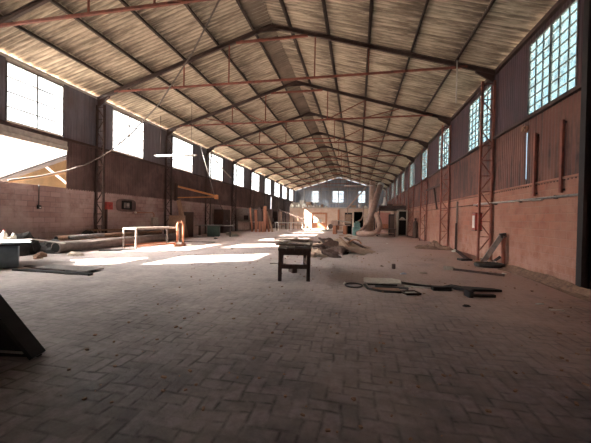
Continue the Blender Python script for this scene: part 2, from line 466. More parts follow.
def corrugated(mb, x, ya, yb, zr, out, pitch=0.12, amp=0.018, axis='y'):
    """vertical corrugated sheet from ya to yb; zr(y) gives list of (z0,z1)"""
    n = max(1, int(round((yb - ya) / (pitch / 4))))
    def P(i, z):
        y = ya + (yb - ya) * i / n
        o = amp * math.sin(2 * PI * (y / pitch)) * out
        return (x + o, y, z) if axis == 'y' else (y, x + o, z)
    cache = {}
    def V(i, z):
        k = (i, round(z, 4))
        if k not in cache: cache[k] = mb.bm.verts.new(P(i, z))
        return cache[k]
    for i in range(n):
        ym = ya + (yb - ya) * (i + 0.5) / n
        for (z0, z1) in zr(ym):
            f = mb.bm.faces.new((V(i, z0), V(i + 1, z0), V(i + 1, z1), V(i, z1))); f.smooth = True
    return mb
def inside(y, L): return any(a <= y <= b for a, b in L)

# blockwork
b_ = MB(); b_.box((XL - 0.12, (YF + YN) / 2, BT / 2 - 0.02), (0.24, YF - YN + 0.4, BT + 0.04))
wall_left = struct(b_.build('wall_left', 'block_grey'))
b_ = MB(); b_.box((XR + 0.12, (YF + YN) / 2, BT / 2 - 0.02), (0.24, YF - YN + 0.4, BT + 0.04))
wall_right = struct(b_.build('wall_right', 'block_red'))
# lower cladding
def zl_low(y):
    if inside(y, OPEN_L): return [(4.62, ZSL - 0.05)]
    if 47.95 < y < 48.35: return [(BT - 0.05, 2.84), (5.0, 5.22)]
    return [(BT - 0.05, ZSL - 0.05)]
struct(corrugated(MB(), XL, YN, YF, zl_low, 1, 0.15, 0.02).build('lower_cladding', 'rust_dark', wall_left))
def zl_up(y):
    return [] if inside(y, WL) else [(ZSL - 0.05, 7.87)]
struct(corrugated(MB(), XL - 0.03, YN, YF, zl_up, 1, 0.15, 0.02).build('window_band_cladding', 'grey_sheet', wall_left))
hd = MB()
hd.box((XL + 0.01, (YF + YN) / 2, 7.82), (0.06, YF - YN - 0.1, 0.10))  # added pale strip imitating the bright line of light along the eave
for a, b in WL: hd.box((XL - 0.04, (a + b) / 2, (ZTL + 7.86) / 2), (0.04, b - a, 7.86 - ZTL))
struct(hd.build('window_head', 'frame_pale', wall_left))
def zr_low(y):
    if 11.55 < y < 11.585: return [(BT - 0.05, 3.05), (4.6, ZSR - 0.04)]
    return [(BT - 0.05, ZSR - 0.04)]
struct(corrugated(MB(), XR, YN, YF, zr_low, -1, 0.15, 0.02).build('lower_cladding', 'rust_sheet', wall_right))
def zr_up(y):
    return [(ZTR, 7.95)] if inside(y, WR) else [(ZSR - 0.04, 7.95)]
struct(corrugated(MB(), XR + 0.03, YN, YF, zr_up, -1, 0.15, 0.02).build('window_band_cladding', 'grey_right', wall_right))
# sill rails
r_ = MB(); r_.box((XL + 0.06, (YF + YN) / 2, ZSL - 0.12), (0.16, YF - YN, 0.12))
struct(r_.build('trim_1', 'dark_steel'))
r_ = MB(); r_.box((XL + 0.03, 8.7, 4.95), (0.05, 7.3, 0.22)); r_.box((XL + 0.05, 8.7, 4.72), (0.10, 7.3, 0.20))
struct(r_.build('trim_2', 'frame_pale'))
r_ = MB(); r_.box((XR - 0.05, (YF + YN) / 2, ZSR - 0.10), (0.14, YF - YN, 0.10))
struct(r_.build('trim_3', 'dark_steel'))
r_ = MB(); r_.box((XR - 0.02, (YF + YN) / 2, BT + 0.02), (0.10, YF - YN, 0.06))
struct(r_.build('trim_4', 'block_red'))

# windows
def window(n, x, y0, y1, z0, z1, cols, rows, glass, side, axis='y', mid=True):
    cx, cz = (y0 + y1) / 2, (z0 + z1) / 2
    W_, H_ = y1 - y0, z1 - z0
    def B(mb, u, z, du, dz, dt=0.05):
        if axis == 'y': mb.box((0, u, z), (dt, du, dz))
        else: mb.box((u, 0, z), (du, dt, dz))
    f = MB(); e = 0.05
    B(f, 0, -H_ / 2 + e / 2, W_, e, 0.08); B(f, 0, H_ / 2 - e / 2, W_, e, 0.08)
    B(f, -W_ / 2 + e / 2, 0, e, H_, 0.08); B(f, W_ / 2 - e / 2, 0, e, H_, 0.08)
    if mid: B(f, 0, 0, 0.07, H_, 0.07)
    loc = (x, cx, cz) if axis == 'y' else (cx, x, cz)
    o = struct(f.build('window_%d' % n, 'frame', None, loc))
    g = MB()
    for k in range(1, cols):
        if mid and k * 2 == cols: continue
        B(g, -W_ / 2 + W_ * k / cols, 0, 0.026, H_)
    for k in range(1, rows): B(g, 0, -H_ / 2 + H_ * k / rows, W_, 0.04 if rows == 4 else 0.026)
    struct(g.build('glazing_bars', 'frame', o))
    p = MB(); B(p, 0, 0, W_ - 0.04, H_ - 0.04, 0.006)
    struct(p.build('panes', glass, o))
    return o
wn = 1
for a, b in WL:
    window(wn, XL - 0.05, a, b, ZSL, ZTL, 2, 4, 'glass_left', 'l'); wn += 1
for a, b in WR:
    window(wn, XR + 0.05, a, b, ZSR, ZTR, 6, 8, 'glass_right', 'r'); wn += 1
GW = [(-10.25, -8.65), (-5.5, -3.05), (0.1, 1.6)]
for a, b in GW:
    window(wn, YF, a, b, 5.2, 7.8, 2, 4, 'glass_left', 'f', axis='x'); wn += 1

# gables
PDS = [0.9, 2.7, 4.5, 6.3, 8.1]
def gable(y, holes, name, m, gap):
    g = MB()
    def zr(x):
        top = roof_z(x) - gap
        for a, b in holes:
            if a <= x <= b: return [(-0.05, 5.2), (7.8, top)]
        return [(-0.05, top)]
    n = int((XR - XL) / 0.05)
    cache = {}
    for i in range(n):
        xa = XL + (XR - XL) * i / n; xb = XL + (XR - XL) * (i + 1) / n
        za, zb = zr((xa + xb) / 2), zr((xa + xb) / 2)
        for (z0, z1) in za:
            oa, ob = [0.02 * math.sin(2 * PI * q / 0.2) for q in (xa, xb)]
            t0, t1 = (z1, z1) if z1 < 7 else (roof_z(xa) - gap, roof_z(xb) - gap)
            vs = [g.bm.verts.new(p) for p in ((xa, y + oa, z0), (xb, y + ob, z0), (xb, y + ob, t1), (xa, y + oa, t0))]
            g.bm.faces.new(vs).smooth = True
    bmesh.ops.remove_doubles(g.bm, verts=g.bm.verts, dist=0.0005)
    return struct(g.build(name, m))
wall_far = gable(YF, GW, 'wall_far', 'gable', 0.17)
wall_near = gable(YN, [], 'wall_near', 'rust_dark', 0.05)
r_ = MB()
for k in range(1, 10):
    x = XL + (XR - XL) * k / 10
    r_.box((x, YF - 0.08, (roof_z(x) - 0.35) / 2), (0.12, 0.10, roof_z(x) - 0.35))
for d in PDS:
    for sg in (-1, 1):
        r_.box((XM + sg * d, YF - 0.02, roof_z(XM + d) - 0.10), (0.5, 0.06, 0.22), ry=sg * math.atan(SL))
r_.box((XM, YF - 0.08, 5.05), (XR - XL, 0.08, 0.1)); r_.box((XM, YF - 0.08, 7.95), (XR - XL, 0.08, 0.1))
struct(r_.build('gable_framing', 'grey_steel', wall_far))

# roof: corrugated sheets in laps on both slopes
def roof():
    mb = MB()
    pitch, n_per = 0.2, 6
    ny = int((YF - YN + 0.6) / pitch * n_per)
    ds = [0.0, 0.95, 2.75, 4.55, 6.35, 8.15, 9.72]
    for sgn in (-1, 1):
        for k in range(6):
            da, db = ds[k], ds[k + 1] + 0.12
            prev = None
            for i in range(ny + 1):
                y = YN - 0.3 + i * pitch / n_per
                c = 0.03 * math.sin(2 * PI * i / n_per)
                za, zb = RIDGE - SL * da + c, RIDGE - SL * db + c + 0.028
                A = mb.bm.verts.new((XM + sgn * da, y, za)); B = mb.bm.verts.new((XM + sgn * db, y, zb))
                if prev: mb.bm.faces.new((prev[0], prev[1], B, A)).smooth = True
                prev = (A, B)
    return mb
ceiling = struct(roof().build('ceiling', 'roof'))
rc = MB()
ny = int((YF - YN) / 0.2 * 6)
prev = None
for i in range(ny + 1):
    y = YN + i * 0.2 / 6
    c = 0.034 * math.sin(2 * PI * i / 6)
    A = rc.bm.verts.new((XM - 0.93, y, roof_z(XM - 0.93) + c - 0.035)); B = rc.bm.verts.new((XM, y, RIDGE + c - 0.045))
    if prev: rc.bm.faces.new((prev[0], prev[1], B, A)).smooth = True
    prev = (A, B)
struct(rc.build('ridge_sheeting', 'ridge', ceiling))
# eave gutters / flashings
r_ = MB(); r_.box((XR - 0.03, (YF + YN) / 2, 7.80), (0.14, YF - YN, 0.14))
struct(r_.build('trim_5', 'dark_steel'))

# purlins: every one runs the length of the hall
PD = [0.9, 2.7, 4.5, 6.3, 8.1]
for sgn, side in ((-1, 'left'), (1, 'right')):
    for k, d in enumerate(PD):
        x = XM + sgn * d; z = roof_z(x) - 0.10
        m_ = MB()
        m_.box((0, 0, 0), (0.05, YF - YN - 0.1, 0.14)); m_.box((0.03 * sgn, 0, 0.06), (0.07, YF - YN - 0.1, 0.02)); m_.box((-0.03 * sgn, 0, -0.06), (0.07, YF - YN - 0.1, 0.02))
        where = ['next to the ridge', 'second from the ridge', 'third from the ridge', 'fourth from the ridge', 'nearest the eave'][k]
        tag(m_.build('purlin', 'purlin', None, (x, (YF + YN) / 2, z)), 'long dark steel purlin under the %s roof slope, %s' % (side, where), 'purlin', 'purlins under the roof')

# trusses
def truss(i):
    y = Y0 + BAY * i + (0.5 if i == 0 else 0)
    far = i >= 2
    pos = 'nearest' if i == 0 else ORD[i] + ' nearest'
    lab = ['rust red steel roof truss nearest the camera, cut off at the top left corner',
           'rust red steel roof truss crossing the whole top of the photo',
           'second complete rust red roof truss, just behind the one crossing the top'][i] if i < 3 else '%s rust red roof truss counted from the camera' % ORD[i]
    t = thing('roof_truss', lab, 'roof truss', (XM, y, 7.2), 0, 'steel roof trusses')
    o = Vector((XM, y, 7.2))
    def P(x, z): return Vector((x, y, z)) - o
    def rz(x): return roof_z(x) - 0.28
    for (xa, xb) in ((XL + 0.1, XM), (XR - 0.1, XM)):
        MB().ibeam(P(xa, rz(xa)), P(xb, rz(xb)), 0.10, 0.16).build('rafter', 'dark_steel', t)
    MB().box(P(XM, 8.06), (XR - XL - 2.3, 0.07, 0.09)).build('tie_bar', 'red_steel', t)
    for x in (XM - 4.5, XM - 2.1, XM + 2.1, XM + 4.5):
        MB().bar(P(x, 8.08), P(x, rz(x) - 0.1), 0.05, 0.05).build('hanger', 'red_steel', t)
    MB().bar(P(XM - 1.75, rz(XM - 1.75) - 0.10), P(XM + 1.75, rz(XM + 1.75) - 0.10), 0.10, 0.10).build('collar', 'red_steel', t)
    MB().prism([P(XM - 0.5, rz(XM - 0.5) - 0.1), P(XM + 0.5, rz(XM + 0.5) - 0.1), P(XM + 0.3, rz(XM) - 0.02), P(XM - 0.3, rz(XM) - 0.02)], (0, 0.06, 0)).build('ridge_plate', 'dark_steel', t)
    for s, xw in ((1, XL + 0.1), (-1, XR - 0.1)):
        MB().prism([P(xw, 7.32), P(xw, rz(xw)), P(xw + s * 0.75, rz(xw + s * 0.75) - 0.05), P(xw + s * 0.7, rz(xw + s * 0.7) - 0.16)], (0, 0.08, 0)).build('eave_bracket', 'dark_steel', t)
    if far:
        for s in (-1, 1):
            MB().bar(P(XM + s * 2.1, 8.08), P(XM + s * 4.5, rz(XM + s * 4.5) - 0.1), 0.05, 0.05).build('diagonal', 'red_steel', t)
            MB().bar(P(XM + s * 4.5, 8.08), P(XM + s * 6.6, rz(XM + s * 6.6) - 0.1), 0.05, 0.05).build('diagonal', 'red_steel', t)
    return t
for i in range(NB): truss(i)

# lattice columns
def column(side, i):
    y = Y0 + BAY * i + (0.5 if i == 0 else 0)
    s = -1 if side == 'right' else 1
    xw = XR if side == 'right' else XL
    if side == 'right':
        lab = ('dark steel column at the right edge of the photo' if i == 0 else 'rust red lattice column behind the leaning timber on the right wall' if i == 1 else 'rust red lattice column by the rubble heap on the right wall' if i == 2 else '%s lattice column from the camera along the right wall' % ORD[i])
    else:
        lab = ('dark steel column between the two low openings of the left wall' if i == 0 else 'dark lattice column carrying the red switch box on the left wall' if i == 1 else 'dark lattice column at the root of the orange jib arm' if i == 2 else '%s dark lattice column in view along the left wall, counted from the camera' % ORD[i - 1])
    c = thing('lattice_column', lab, 'column', (xw, y, 0), 0, 'lattice columns along the %s wall' % side)
    m = 'black' if (i == 0 and side == 'right') else ('red_steel' if side == 'right' else 'dark_steel')
    xi, xo = s * 0.55, s * 0.10
    if i == 0 and side == 'right': xi = -0.30
    for x in (xi, xo):
        wd = 0.12
        if i == 0 and side == 'right' and x == xi: wd = 0.18
        MB().box((x, 0, 3.70), (0.07, wd, 7.40)).build('chord', m, c)
    lc = MB()
    n = 11
    for k in range(n):
        z0, z1 = 0.35 + k * 0.63, 0.35 + (k + 1) * 0.63
        a, b = (xi, xo) if k % 2 == 0 else (xo, xi)
        lc.bar((a, 0, z0), (b, 0, z1), 0.035, 0.035)
        lc.bar((xi, 0, z1), (xo, 0, z1), 0.03, 0.03)
    if i == 0 and side == 'right': lc.box((-0.2, 0, 3.7), (0.2, 0.02, 7.4))
    lc.build('lacing', m, c)
    MB().box((s * 0.33, 0, 0.012), (0.62, 0.3, 0.024)).build('base_plate', m, c)
    return c
for i in range(NB): column('right', i)
for i in range(NB): column('left', i)

# ------------------------------------------------------------------ outside: the neighbour's open shed beyond the left opening
sh = thing('open_shed', 'open tan shed with a sloping sheet roof outside the left opening', 'shed', (-20, 13.9, -0.25))
mb = MB(); mb.prism([(0, -0.3, 3.40), (0, 6.6, 7.0), (0, 6.6, 7.35), (0, -0.3, 3.72)], (-14, 0, 0)); mb.build('roof', 'shed_roof', sh)
mb = MB(); mb.bar((0.06, -0.3, 3.5), (0.06, 6.6, 7.1), 0.06, 0.20); mb.build('barge_board', 'shed_roof', sh)
mb = MB()
mb.box((-6, 7.0, 3.2), (12, 0.2, 6.5)); mb.box((-8, 3.2, 1.75), (0.2, 7.6, 3.5)); mb.build('back_wall', 'shed_wall', sh)
for k in range(5): MB().bar((-1 - k * 1.6, -0.2, 3.38), (-1 - k * 1.6, 6.5, 6.88), 0.08, 0.12).build('rafter', 'shed_wall', sh)
MB().bar((-0.3, 2.8, 4.9), (-0.3, 4.4, 3.9), 0.10, 0.10).build('strut', 'white', sh)
MB().bar((-0.1, 0.4, 3.62), (-0.1, 4.5, 4.85), 0.08, 0.10).build('tie_beam', 'shed_wall', sh)
for yy in (0.0, 6.5): MB().box((-0.2, yy, 1.75 if yy < 1 else 3.4), (0.18, 0.18, 3.5 if yy < 1 else 6.8)).build('post', 'wood_dark', sh)

# ------------------------------------------------------------------ far rooms: block partition with a junk loft on top
PY, PZ = 46.0, 3.15
pt = MB()
def pbox(x0, x1, z0, z1): pt.box(((x0 + x1) / 2, PY + 0.1, (z0 + z1) / 2), (x1 - x0, 0.2, z1 - z0))
pbox(-10.2, -1.85, 0, PZ); pbox(-0.75, -0.5, 0, PZ); pbox(0.85, XR - 0.02, 0, PZ); pbox(-1.85, -0.75, 2.55, PZ); pbox(-0.5, 0.85, 2.7, PZ)
partition = struct(pt.build('wall_partition', 'block_tan'))
pt = MB(); pt.box(((-10.2 + XR) / 2, PY + 5.0, PZ + 0.08), (XR + 10.2 - 0.04, 10.4, 0.16))
struct(pt.build('loft_deck', 'wood_pale', partition))
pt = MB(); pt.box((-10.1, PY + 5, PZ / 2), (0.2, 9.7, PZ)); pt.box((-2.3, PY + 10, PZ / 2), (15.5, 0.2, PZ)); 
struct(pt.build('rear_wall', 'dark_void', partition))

# loft junk, piece by piece
lj = [(-10.0, 46.6, 0.55, 0.5, 'sack', 'rag'), (-9.5, 47.2, 0.8, 0.75, 'crate', 'wood_pale'), (-8.9, 46.5, 0.5, 0.45, 'sack', 'white'), (-8.5, 47.6, 0.7, 1.1, 'crate', 'wood_pale'),
      (-8.0, 46.6, 0.5, 0.55, 'bucket', 'white'), (-7.5, 47.3, 0.8, 0.85, 'crate', 'wood'), (-7.0, 46.5, 0.5, 0.4, 'sack', 'rag'), (-6.5, 47.5, 0.6, 0.8, 'bucket', 'pale_steel'),
      (-6.0, 46.5, 0.5, 0.35, 'sack', 'wood_pale'), (-5.3, 46.7, 0.5, 0.45, 'bucket', 'wood'), (-4.7, 46.6, 0.5, 0.3, 'sack', 'white'),
      (-9.75, 46.45, 0.3, 0.28, 'bucket', 'white'), (-9.2, 46.45, 0.35, 0.3, 'bucket', 'white'), (-8.3, 46.5, 0.3, 0.34, 'bucket', 'white'), (-7.75, 46.45, 0.3, 0.26, 'bucket', 'white'), (-7.3, 46.45, 0.32, 0.3, 'sack', 'white'), (-6.6, 46.45, 0.34, 0.3, 'sack', 'white'), (-5.65, 46.45, 0.3, 0.36, 'bucket', 'white'),
      (-0.6, 46.5, 0.6, 0.4, 'crate', 'wood'), (0.3, 46.6, 0.5, 0.5, 'bucket', 'white'), (1.2, 46.6, 0.6, 0.35, 'sack', 'rag')]
cnt = {}
lj.sort(key=lambda e: e[0])
for n_, (x, y, d, h, kind, m) in enumerate(lj):
    z = PZ + 0.16
    q = MB()
    if kind == 'sack': q.blob((0, 0, 0), (d / 2, d / 2.4, h), n_, 0.15)
    elif kind == 'crate':
        for a in range(4): q.box((0, -d / 2, h * (a + 0.5) / 4), (d, 0.03, h / 4 - 0.03)); q.box((0, d / 2, h * (a + 0.5) / 4), (d, 0.03, h / 4 - 0.03))
        for a in range(4): q.box((-d / 2, 0, h * (a + 0.5) / 4), (0.03, d, h / 4 - 0.03)); q.box((d / 2, 0, h * (a + 0.5) / 4), (0.03, d, h / 4 - 0.03))
        q.box((0, 0, 0.02), (d, d, 0.04))
        for a in (-1, 1):
            for b in (-1, 1): q.box((a * d / 2, b * d / 2, h / 2), (0.06, 0.06, h))
    else: q.lathe([(d * 0.32, 0), (d * 0.42, h * 0.95), (d * 0.45, h), (d * 0.38, h), (d * 0.3, h * 0.2)])
    cnt[kind] = cnt.get(kind, 0) + 1
    tot = sum(1 for e in lj if e[4] == kind)
    colr = {'rag': 'dirty pale', 'wood_pale': 'grey', 'white': 'off-white', 'wood': 'brown', 'pale_steel': 'pale steel'}[m]
    pl = '%s from the left among the %ss' % (ORD[cnt[kind] - 1], kind)
    tag(q.build(kind, m, None, (x, y, z), random.uniform(-0.4, 0.4)), '%s %s on the far loft, %s' % (colr, kind, pl), kind, '%ss on the far loft' % kind)

# ------------------------------------------------------------------ workbench and what lies on it
BX, BY, BR = -1.75, 8.55, math.radians(12.5)
wb = thing('workbench', 'heavy dark wooden workbench standing alone in the middle of the floor', 'workbench', (BX, BY, 0), BR)
for sx in (-1, 1):
    for sy in (-1, 1):
        MB().box((sx * 0.36, sy * 0.96, 0.39), (0.095, 0.095, 0.78), bev=0.006).build('leg', 'wood_dark', wb)
    MB().box((sx * 0.36, 0, 0.30), (0.05, 1.83, 0.10)).build('side_rail', 'wood_dark', wb)
    MB().box((sx * 0.36, 0, 0.72), (0.045, 1.83, 0.11)).build('side_apron', 'wood_dark', wb)
for sy in (-1, 1):
    MB().box((0, sy * 0.96, 0.37 if sy < 0 else 0.53), (0.63, 0.06, 0.11)).build('end_rail', 'wood_dark', wb)
    MB().box((0, sy * 0.98, 0.72), (0.63, 0.045, 0.11)).build('end_apron', 'wood_dark', wb)
tp = MB()
for k in range(4): tp.box((-0.315 + k * 0.21, 0, 0.81), (0.205, 2.16, 0.06), bev=0.006)
tp.build('top', 'wood_dark', wb)
def on_bench(x, y, z): 
    c, s = math.cos(BR), math.sin(BR)
    return (BX + x * c - y * s, BY + x * s + y * c, z)
TB = 0.84
def bench_item(name, mb, m, x, y, z, rz, label, cat, grp=None):
    return tag(mb.build(name, m, None, on_bench(x, y, z), BR + rz), label, cat, grp)
bench_item('plank', MB().box((0, 0, 0.02), (0.16, 1.25, 0.04), bev=0.004), 'wood_pale', -0.20, -0.28, TB, 0.22, 'pale grey plank lying askew along the left side of the workbench', 'plank', 'loose boards on the workbench')
bench_item('plank', MB().box((0, 0, 0.015), (0.12, 1.0, 0.03), bev=0.004), 'grey_steel', 0.10, -0.42, TB, 0.52, 'grey flat bar lying diagonally across the near end of the workbench', 'flat bar', 'loose boards on the workbench')
bench_item('plank', MB().box((0, 0, 0.02), (0.14, 0.85, 0.04), bev=0.004), 'wood_pale', 0.28, 0.18, TB, -0.35, 'short pale plank on the right half of the workbench', 'plank', 'loose boards on the workbench')
bench_item('plank', MB().box((0, 0, 0.02), (0.13, 1.1, 0.04), bev=0.004), 'wood_dark', 0.32, -0.35, TB + 0.0, 1.0, 'dark board overhanging the right edge of the workbench', 'plank', 'loose boards on the workbench')
bench_item('metal_sheet', MB().box((0, 0, 0.006), (0.46, 0.6, 0.012)), 'pale_blue', -0.22, 0.55, TB, 0.15, 'thin pale metal sheet on the far left of the workbench', 'metal sheet')
bench_item('stick', MB().tube([(-0.35, 0, 0.015), (0.0, 0.02, 0.018), (0.35, 0, 0.015)], 0.014, 6), 'wood_pale', -0.42, 0.42, TB, 0.05, 'thin stick overhanging the left edge of the workbench', 'stick')
bench_item('rag', MB().blob((0, 0, 0), (0.20, 0.16, 0.13), 3, 0.3), 'rag', 0.02, 0.78, TB, 0.3, 'crumpled tan cloth at the far end of the workbench top', 'cloth')
bench_item('wood_block', MB().box((0, 0, 0.05), (0.25, 0.13, 0.10), bev=0.01), 'wood_dark', 0.33, 0.78, TB, 0.5, 'dark wooden block at the far right corner of the workbench top', 'wood block')
bench_item('wood_block', MB().box((0, 0, 0.06), (0.16, 0.3, 0.12), bev=0.01), 'wood_dark', -0.02, 0.30, 0.425 - 0.425, 0.4, 'dark block on the floor under the workbench', 'wood block')

for k, (x, y, z, L, wd, rz, m, lab) in enumerate([
    (-0.12, -0.78, TB + 0.045, 0.75, 0.10, 1.35, 'wood_dark', 'dark batten across the near end of the workbench'),
    (0.02, 0.05, TB + 0.045, 1.3, 0.12, 0.75, 'wood_pale', 'grey batten lying diagonally over the middle of the workbench'),
    (0.30, 0.45, TB + 0.045, 1.0, 0.09, 1.15, 'wood_dark', 'dark batten jutting out to the right over the workbench'),
    (-0.28, 0.25, TB + 0.05, 0.9, 0.16, -0.25, 'pale_steel', 'pale metal strip on the left half of the workbench pile'),
    (0.0, 0.62, TB + 0.085, 1.2, 0.08, 1.5, 'wood', 'brown lath on top of the workbench pile at the far end')]):
    bench_item('batten', MB().box((0, 0, 0.02), (wd, L, 0.04), bev=0.004), m, x, y, z, rz, lab, 'batten', 'loose boards on the workbench')

# ------------------------------------------------------------------ dirt mound with planks and scraps behind the bench
md = MB(); md.heap((0, 0, 0), 2.0, 2.6, 0.42, 4, 40)
tag(md.build('dirt_mound', 'dirt', None, (-1.05, 16.6, 0)), 'low mound of brown dirt behind the workbench', 'dirt heap')
md = MB(); md.heap((0, 0, 0), 0.8, 0.75, 0.22, 9, 30)
tag(md.build('dirt_mound', 'dirt', None, (-1.7, 13.2, 0)), 'small brown heap of dirt right of the workbench top', 'dirt heap')
for k, (x, y, dx, dy, dz, lab) in enumerate([(-1.05, 12.9, 0.42, 0.22, 0.26, 'dark scrap lump right behind the workbench, nearest of three'), (-0.85, 14.2, 0.5, 0.3, 0.3, 'dark scrap lump on the front of the dirt mound, middle of three'), (-1.5, 15.2, 0.6, 0.3, 0.42, 'dark scrap lump on the left of the dirt mound, farthest of three')]):
    tag(MB().blob((0, 0, 0), (dx, dy, dz), 120 + k, 0.35, 3).build('scrap_lump', 'wood_dark', None, (x, y, 0)), lab, 'scrap', 'dark scrap lumps by the dirt mound')
def plank(a, b, wd, th, m, label, name='plank', cat='plank', grp=None):
    return tag(MB().bar(a, b, wd, th).build(name, m), label, cat, grp)
g_ = 'planks strewn on the dirt mound'
plank((-1.75, 15.1, 0.30), (-0.55, 14.3, 0.05), 0.16, 0.05, 'wood_dark', 'dark plank sloping down the front of the dirt mound', grp=g_)
plank((-0.65, 17.6, 0.55), (0.55, 16.2, 0.06), 0.16, 0.06, 'wood_dark', 'long dark plank sloping down the right side of the dirt mound', grp=g_)
plank((-0.95, 17.3, 0.58), (-0.35, 15.4, 0.22), 0.10, 0.05, 'wood', 'brown plank running down the middle of the dirt mound', grp=g_)
plank((-1.0, 17.9, 0.66), (-0.3, 17.5, 0.62), 0.12, 0.05, 'wood', 'short brown board across the crest of the dirt mound', grp=g_)
plank((-2.1, 17.4, 0.50), (-1.55, 15.3, 0.34), 0.14, 0.05, 'wood_dark', 'dark plank on the left flank of the dirt mound', grp=g_)
tag(MB().tube([(-0.1 + 0.32 * math.cos(a * PI / 8), 16.2, 0.32 + 0.22 * math.sin(a * PI / 8)) for a in range(9)], 0.03, 6).build('bent_hoop', 'rust_bright'), 'bent rusty hoop standing on the right of the dirt mound', 'hoop')
tag(MB().blob((0, 0, 0), (0.17, 0.12, 0.16), 5, 0.3).build('plastic_bag', 'blue_bag', None, (-0.43, 15.0, 0)), 'crumpled pale blue plastic bag at the foot of the dirt mound', 'plastic bag')
tag(MB().blob((0, 0, 0), (0.24, 0.2, 0.22), 8, 0.3).build('stone_lump', 'dirt', None, (-1.85, 12.6, 0)), 'lump of earth on the floor just behind the workbench', 'lump')
tag(MB().blob((0, 0, 0), (0.36, 0.25, 0.3), 18, 0.3).build('dark_lump', 'wood_dark', None, (-2.0, 21.3, 0)), 'dark lump on the floor beyond the dirt mound', 'lump')

# ------------------------------------------------------------------ scrap in the right foreground
tag(MB().tube([(0.20 * math.cos(a * PI / 12), 0.19 * math.sin(a * PI / 12) * 1.2, 0.02) for a in range(25)], 0.018, 7, caps=False).build('wire_ring', 'rubber', None, (-0.05, 7.48, 0)), 'thin dark wire ring at the left end of the scrap on the floor', 'wire ring')
tag(MB().blob((0, 0, 0), (0.05, 0.04, 0.05), 6, 0.2).build('paper_scrap', 'white', None, (-0.27, 7.62, 0)), 'tiny white scrap beside the wire ring', 'scrap')
sb = MB(); sb.prism([(-0.46, -0.18, 0.035), (0.43, -0.2, 0.035), (0.48, 0.1, 0.06), (0.3, 0.3, 0.06), (-0.4, 0.28, 0.06)], (0, 0, 0.03))
tag(sb.build('board_sheet', 'white', None, (0.62, 7.86, 0.02), 0.12), 'pale flat board lying at the back of the scrap on the floor', 'board')
tag(MB().tube([(0.2, 7.60, 0.02), (0.28, 7.2, 0.02), (0.55, 7.02, 0.02), (0.95, 7.02, 0.02), (1.12, 7.2, 0.025), (1.18, 7.45, 0.02), (0.8, 7.52, 0.02), (0.45, 7.5, 0.02)], 0.028, 8).build('hose', 'rubber'), 'dark loop of hose lying in front of the pale board', 'hose')
tag(MB().box((0, 0, 0.012), (0.62, 0.26, 0.02)).build('flat_sheet', 'wood', None, (0.68, 7.27, 0), 0.1), 'brown flat sheet lying inside the hose loop', 'sheet')
tag(MB().box((0, 0, 0.02), (0.7, 0.3, 0.04)).build('batten', 'rubber', None, (0.62, 7.87, 0), 0.12), 'dark batten under the pale board on the floor', 'batten')
tr = thing('shallow_tray', 'shallow pale tray at the front of the scrap on the floor', 'tray', (1.17, 7.02, 0), 0.35)
MB().box((0, 0, 0.01), (0.34, 0.26, 0.02)).build('bottom', 'white', tr)
for a in (-1, 1):
    MB().box((a * 0.165, 0, 0.03), (0.018, 0.27, 0.045)).build('rim', 'wood_dark', tr)
    MB().box((0, a * 0.13, 0.03), (0.34, 0.018, 0.045)).build('rim', 'wood_dark', tr)
tag(MB().tube([(1.05, 8.15, 0.03), (1.25, 7.98, 0.035), (1.6, 7.82, 0.03), (2.0, 7.82, 0.03), (2.25, 7.98, 0.05), (2.45, 7.9, 0.04)], 0.030, 8).build('cable', 'rubber'), 'thick black cable running from the pale board to the black scrap', 'cable')
plank((1.15, 7.74, 0.02), (1.78, 7.68, 0.02), 0.07, 0.03, 'pale_steel', 'pale flat bar lying in front of the black cable', 'flat_bar', 'flat bar')
plank((1.2, 8.2, 0.02), (1.85, 7.95, 0.02), 0.06, 0.03, 'wood_pale', 'pale strip lying behind the black cable', 'wood_strip', 'strip')
tag(MB().box((0, 0, 0.05), (0.42, 0.16, 0.10), bev=0.02).build('black_box', 'rubber', None, (1.93, 7.58, 0), 0.15), 'flat black box in the middle of the right scrap', 'box')
bs = MB(); bs.prism([(0, 0, 0.02), (0.35, 0.1, 0.02), (0.9, 0.02, 0.03), (1.05, -0.05, 0.02), (0.5, -0.2, 0.02), (0.05, -0.14, 0.02)], (0, 0, 0.05))
tag(bs.build('rubber_sheet', 'rubber', None, (2.2, 7.82, 0), -0.05), 'torn black rubber sheet at the right end of the scrap', 'rubber sheet')
an = MB(); an.box((0, 0, 0.07), (0.10, 0.22, 0.14), bev=0.01); an.box((0.28, 0.04, 0.03), (0.55, 0.10, 0.06), bev=0.01)
tag(an.build('angle_bracket', 'black', None, (2.36, 7.12, 0), 0.12), 'black steel angle piece lying in front of the rubber sheet', 'bracket')
plank((2.2, 7.9, 0.06), (2.5, 7.3, 0.09), 0.10, 0.04, 'black', 'black bar bridging the rubber sheet and the angle piece', 'flat_bar', 'flat bar')
tag(MB().blob((0, 0, 0), (0.07, 0.05, 0.04), 11, 0.3).build('dark_clod', 'rubber', None, (2.05, 6.3, 0)), 'small black clod on the floor in front of the scrap', 'clod')
tag(MB().lathe([(0.055, 0), (0.06, 0.01), (0.06, 0.15), (0.052, 0.16)], n=14).build('tin_can', 'wood_dark', None, (1.2, 10.5, 0)), 'small dark tin can standing on the open floor', 'can')
tag(MB().blob((0, 0, 0), (0.09, 0.06, 0.05), 12, 0.3).build('pale_fragment', 'blue_bag', None, (1.36, 9.55, 0)), 'small pale fragment on the floor in front of the tin can', 'fragment')
tag(MB().blob((0, 0, 0), (0.12, 0.06, 0.04), 13, 0.3).build('wood_chip', 'wood_pale', None, (2.0, 9.9, 0), 0.4), 'tan wood chip on the floor right of the pale fragment', 'wood chip')
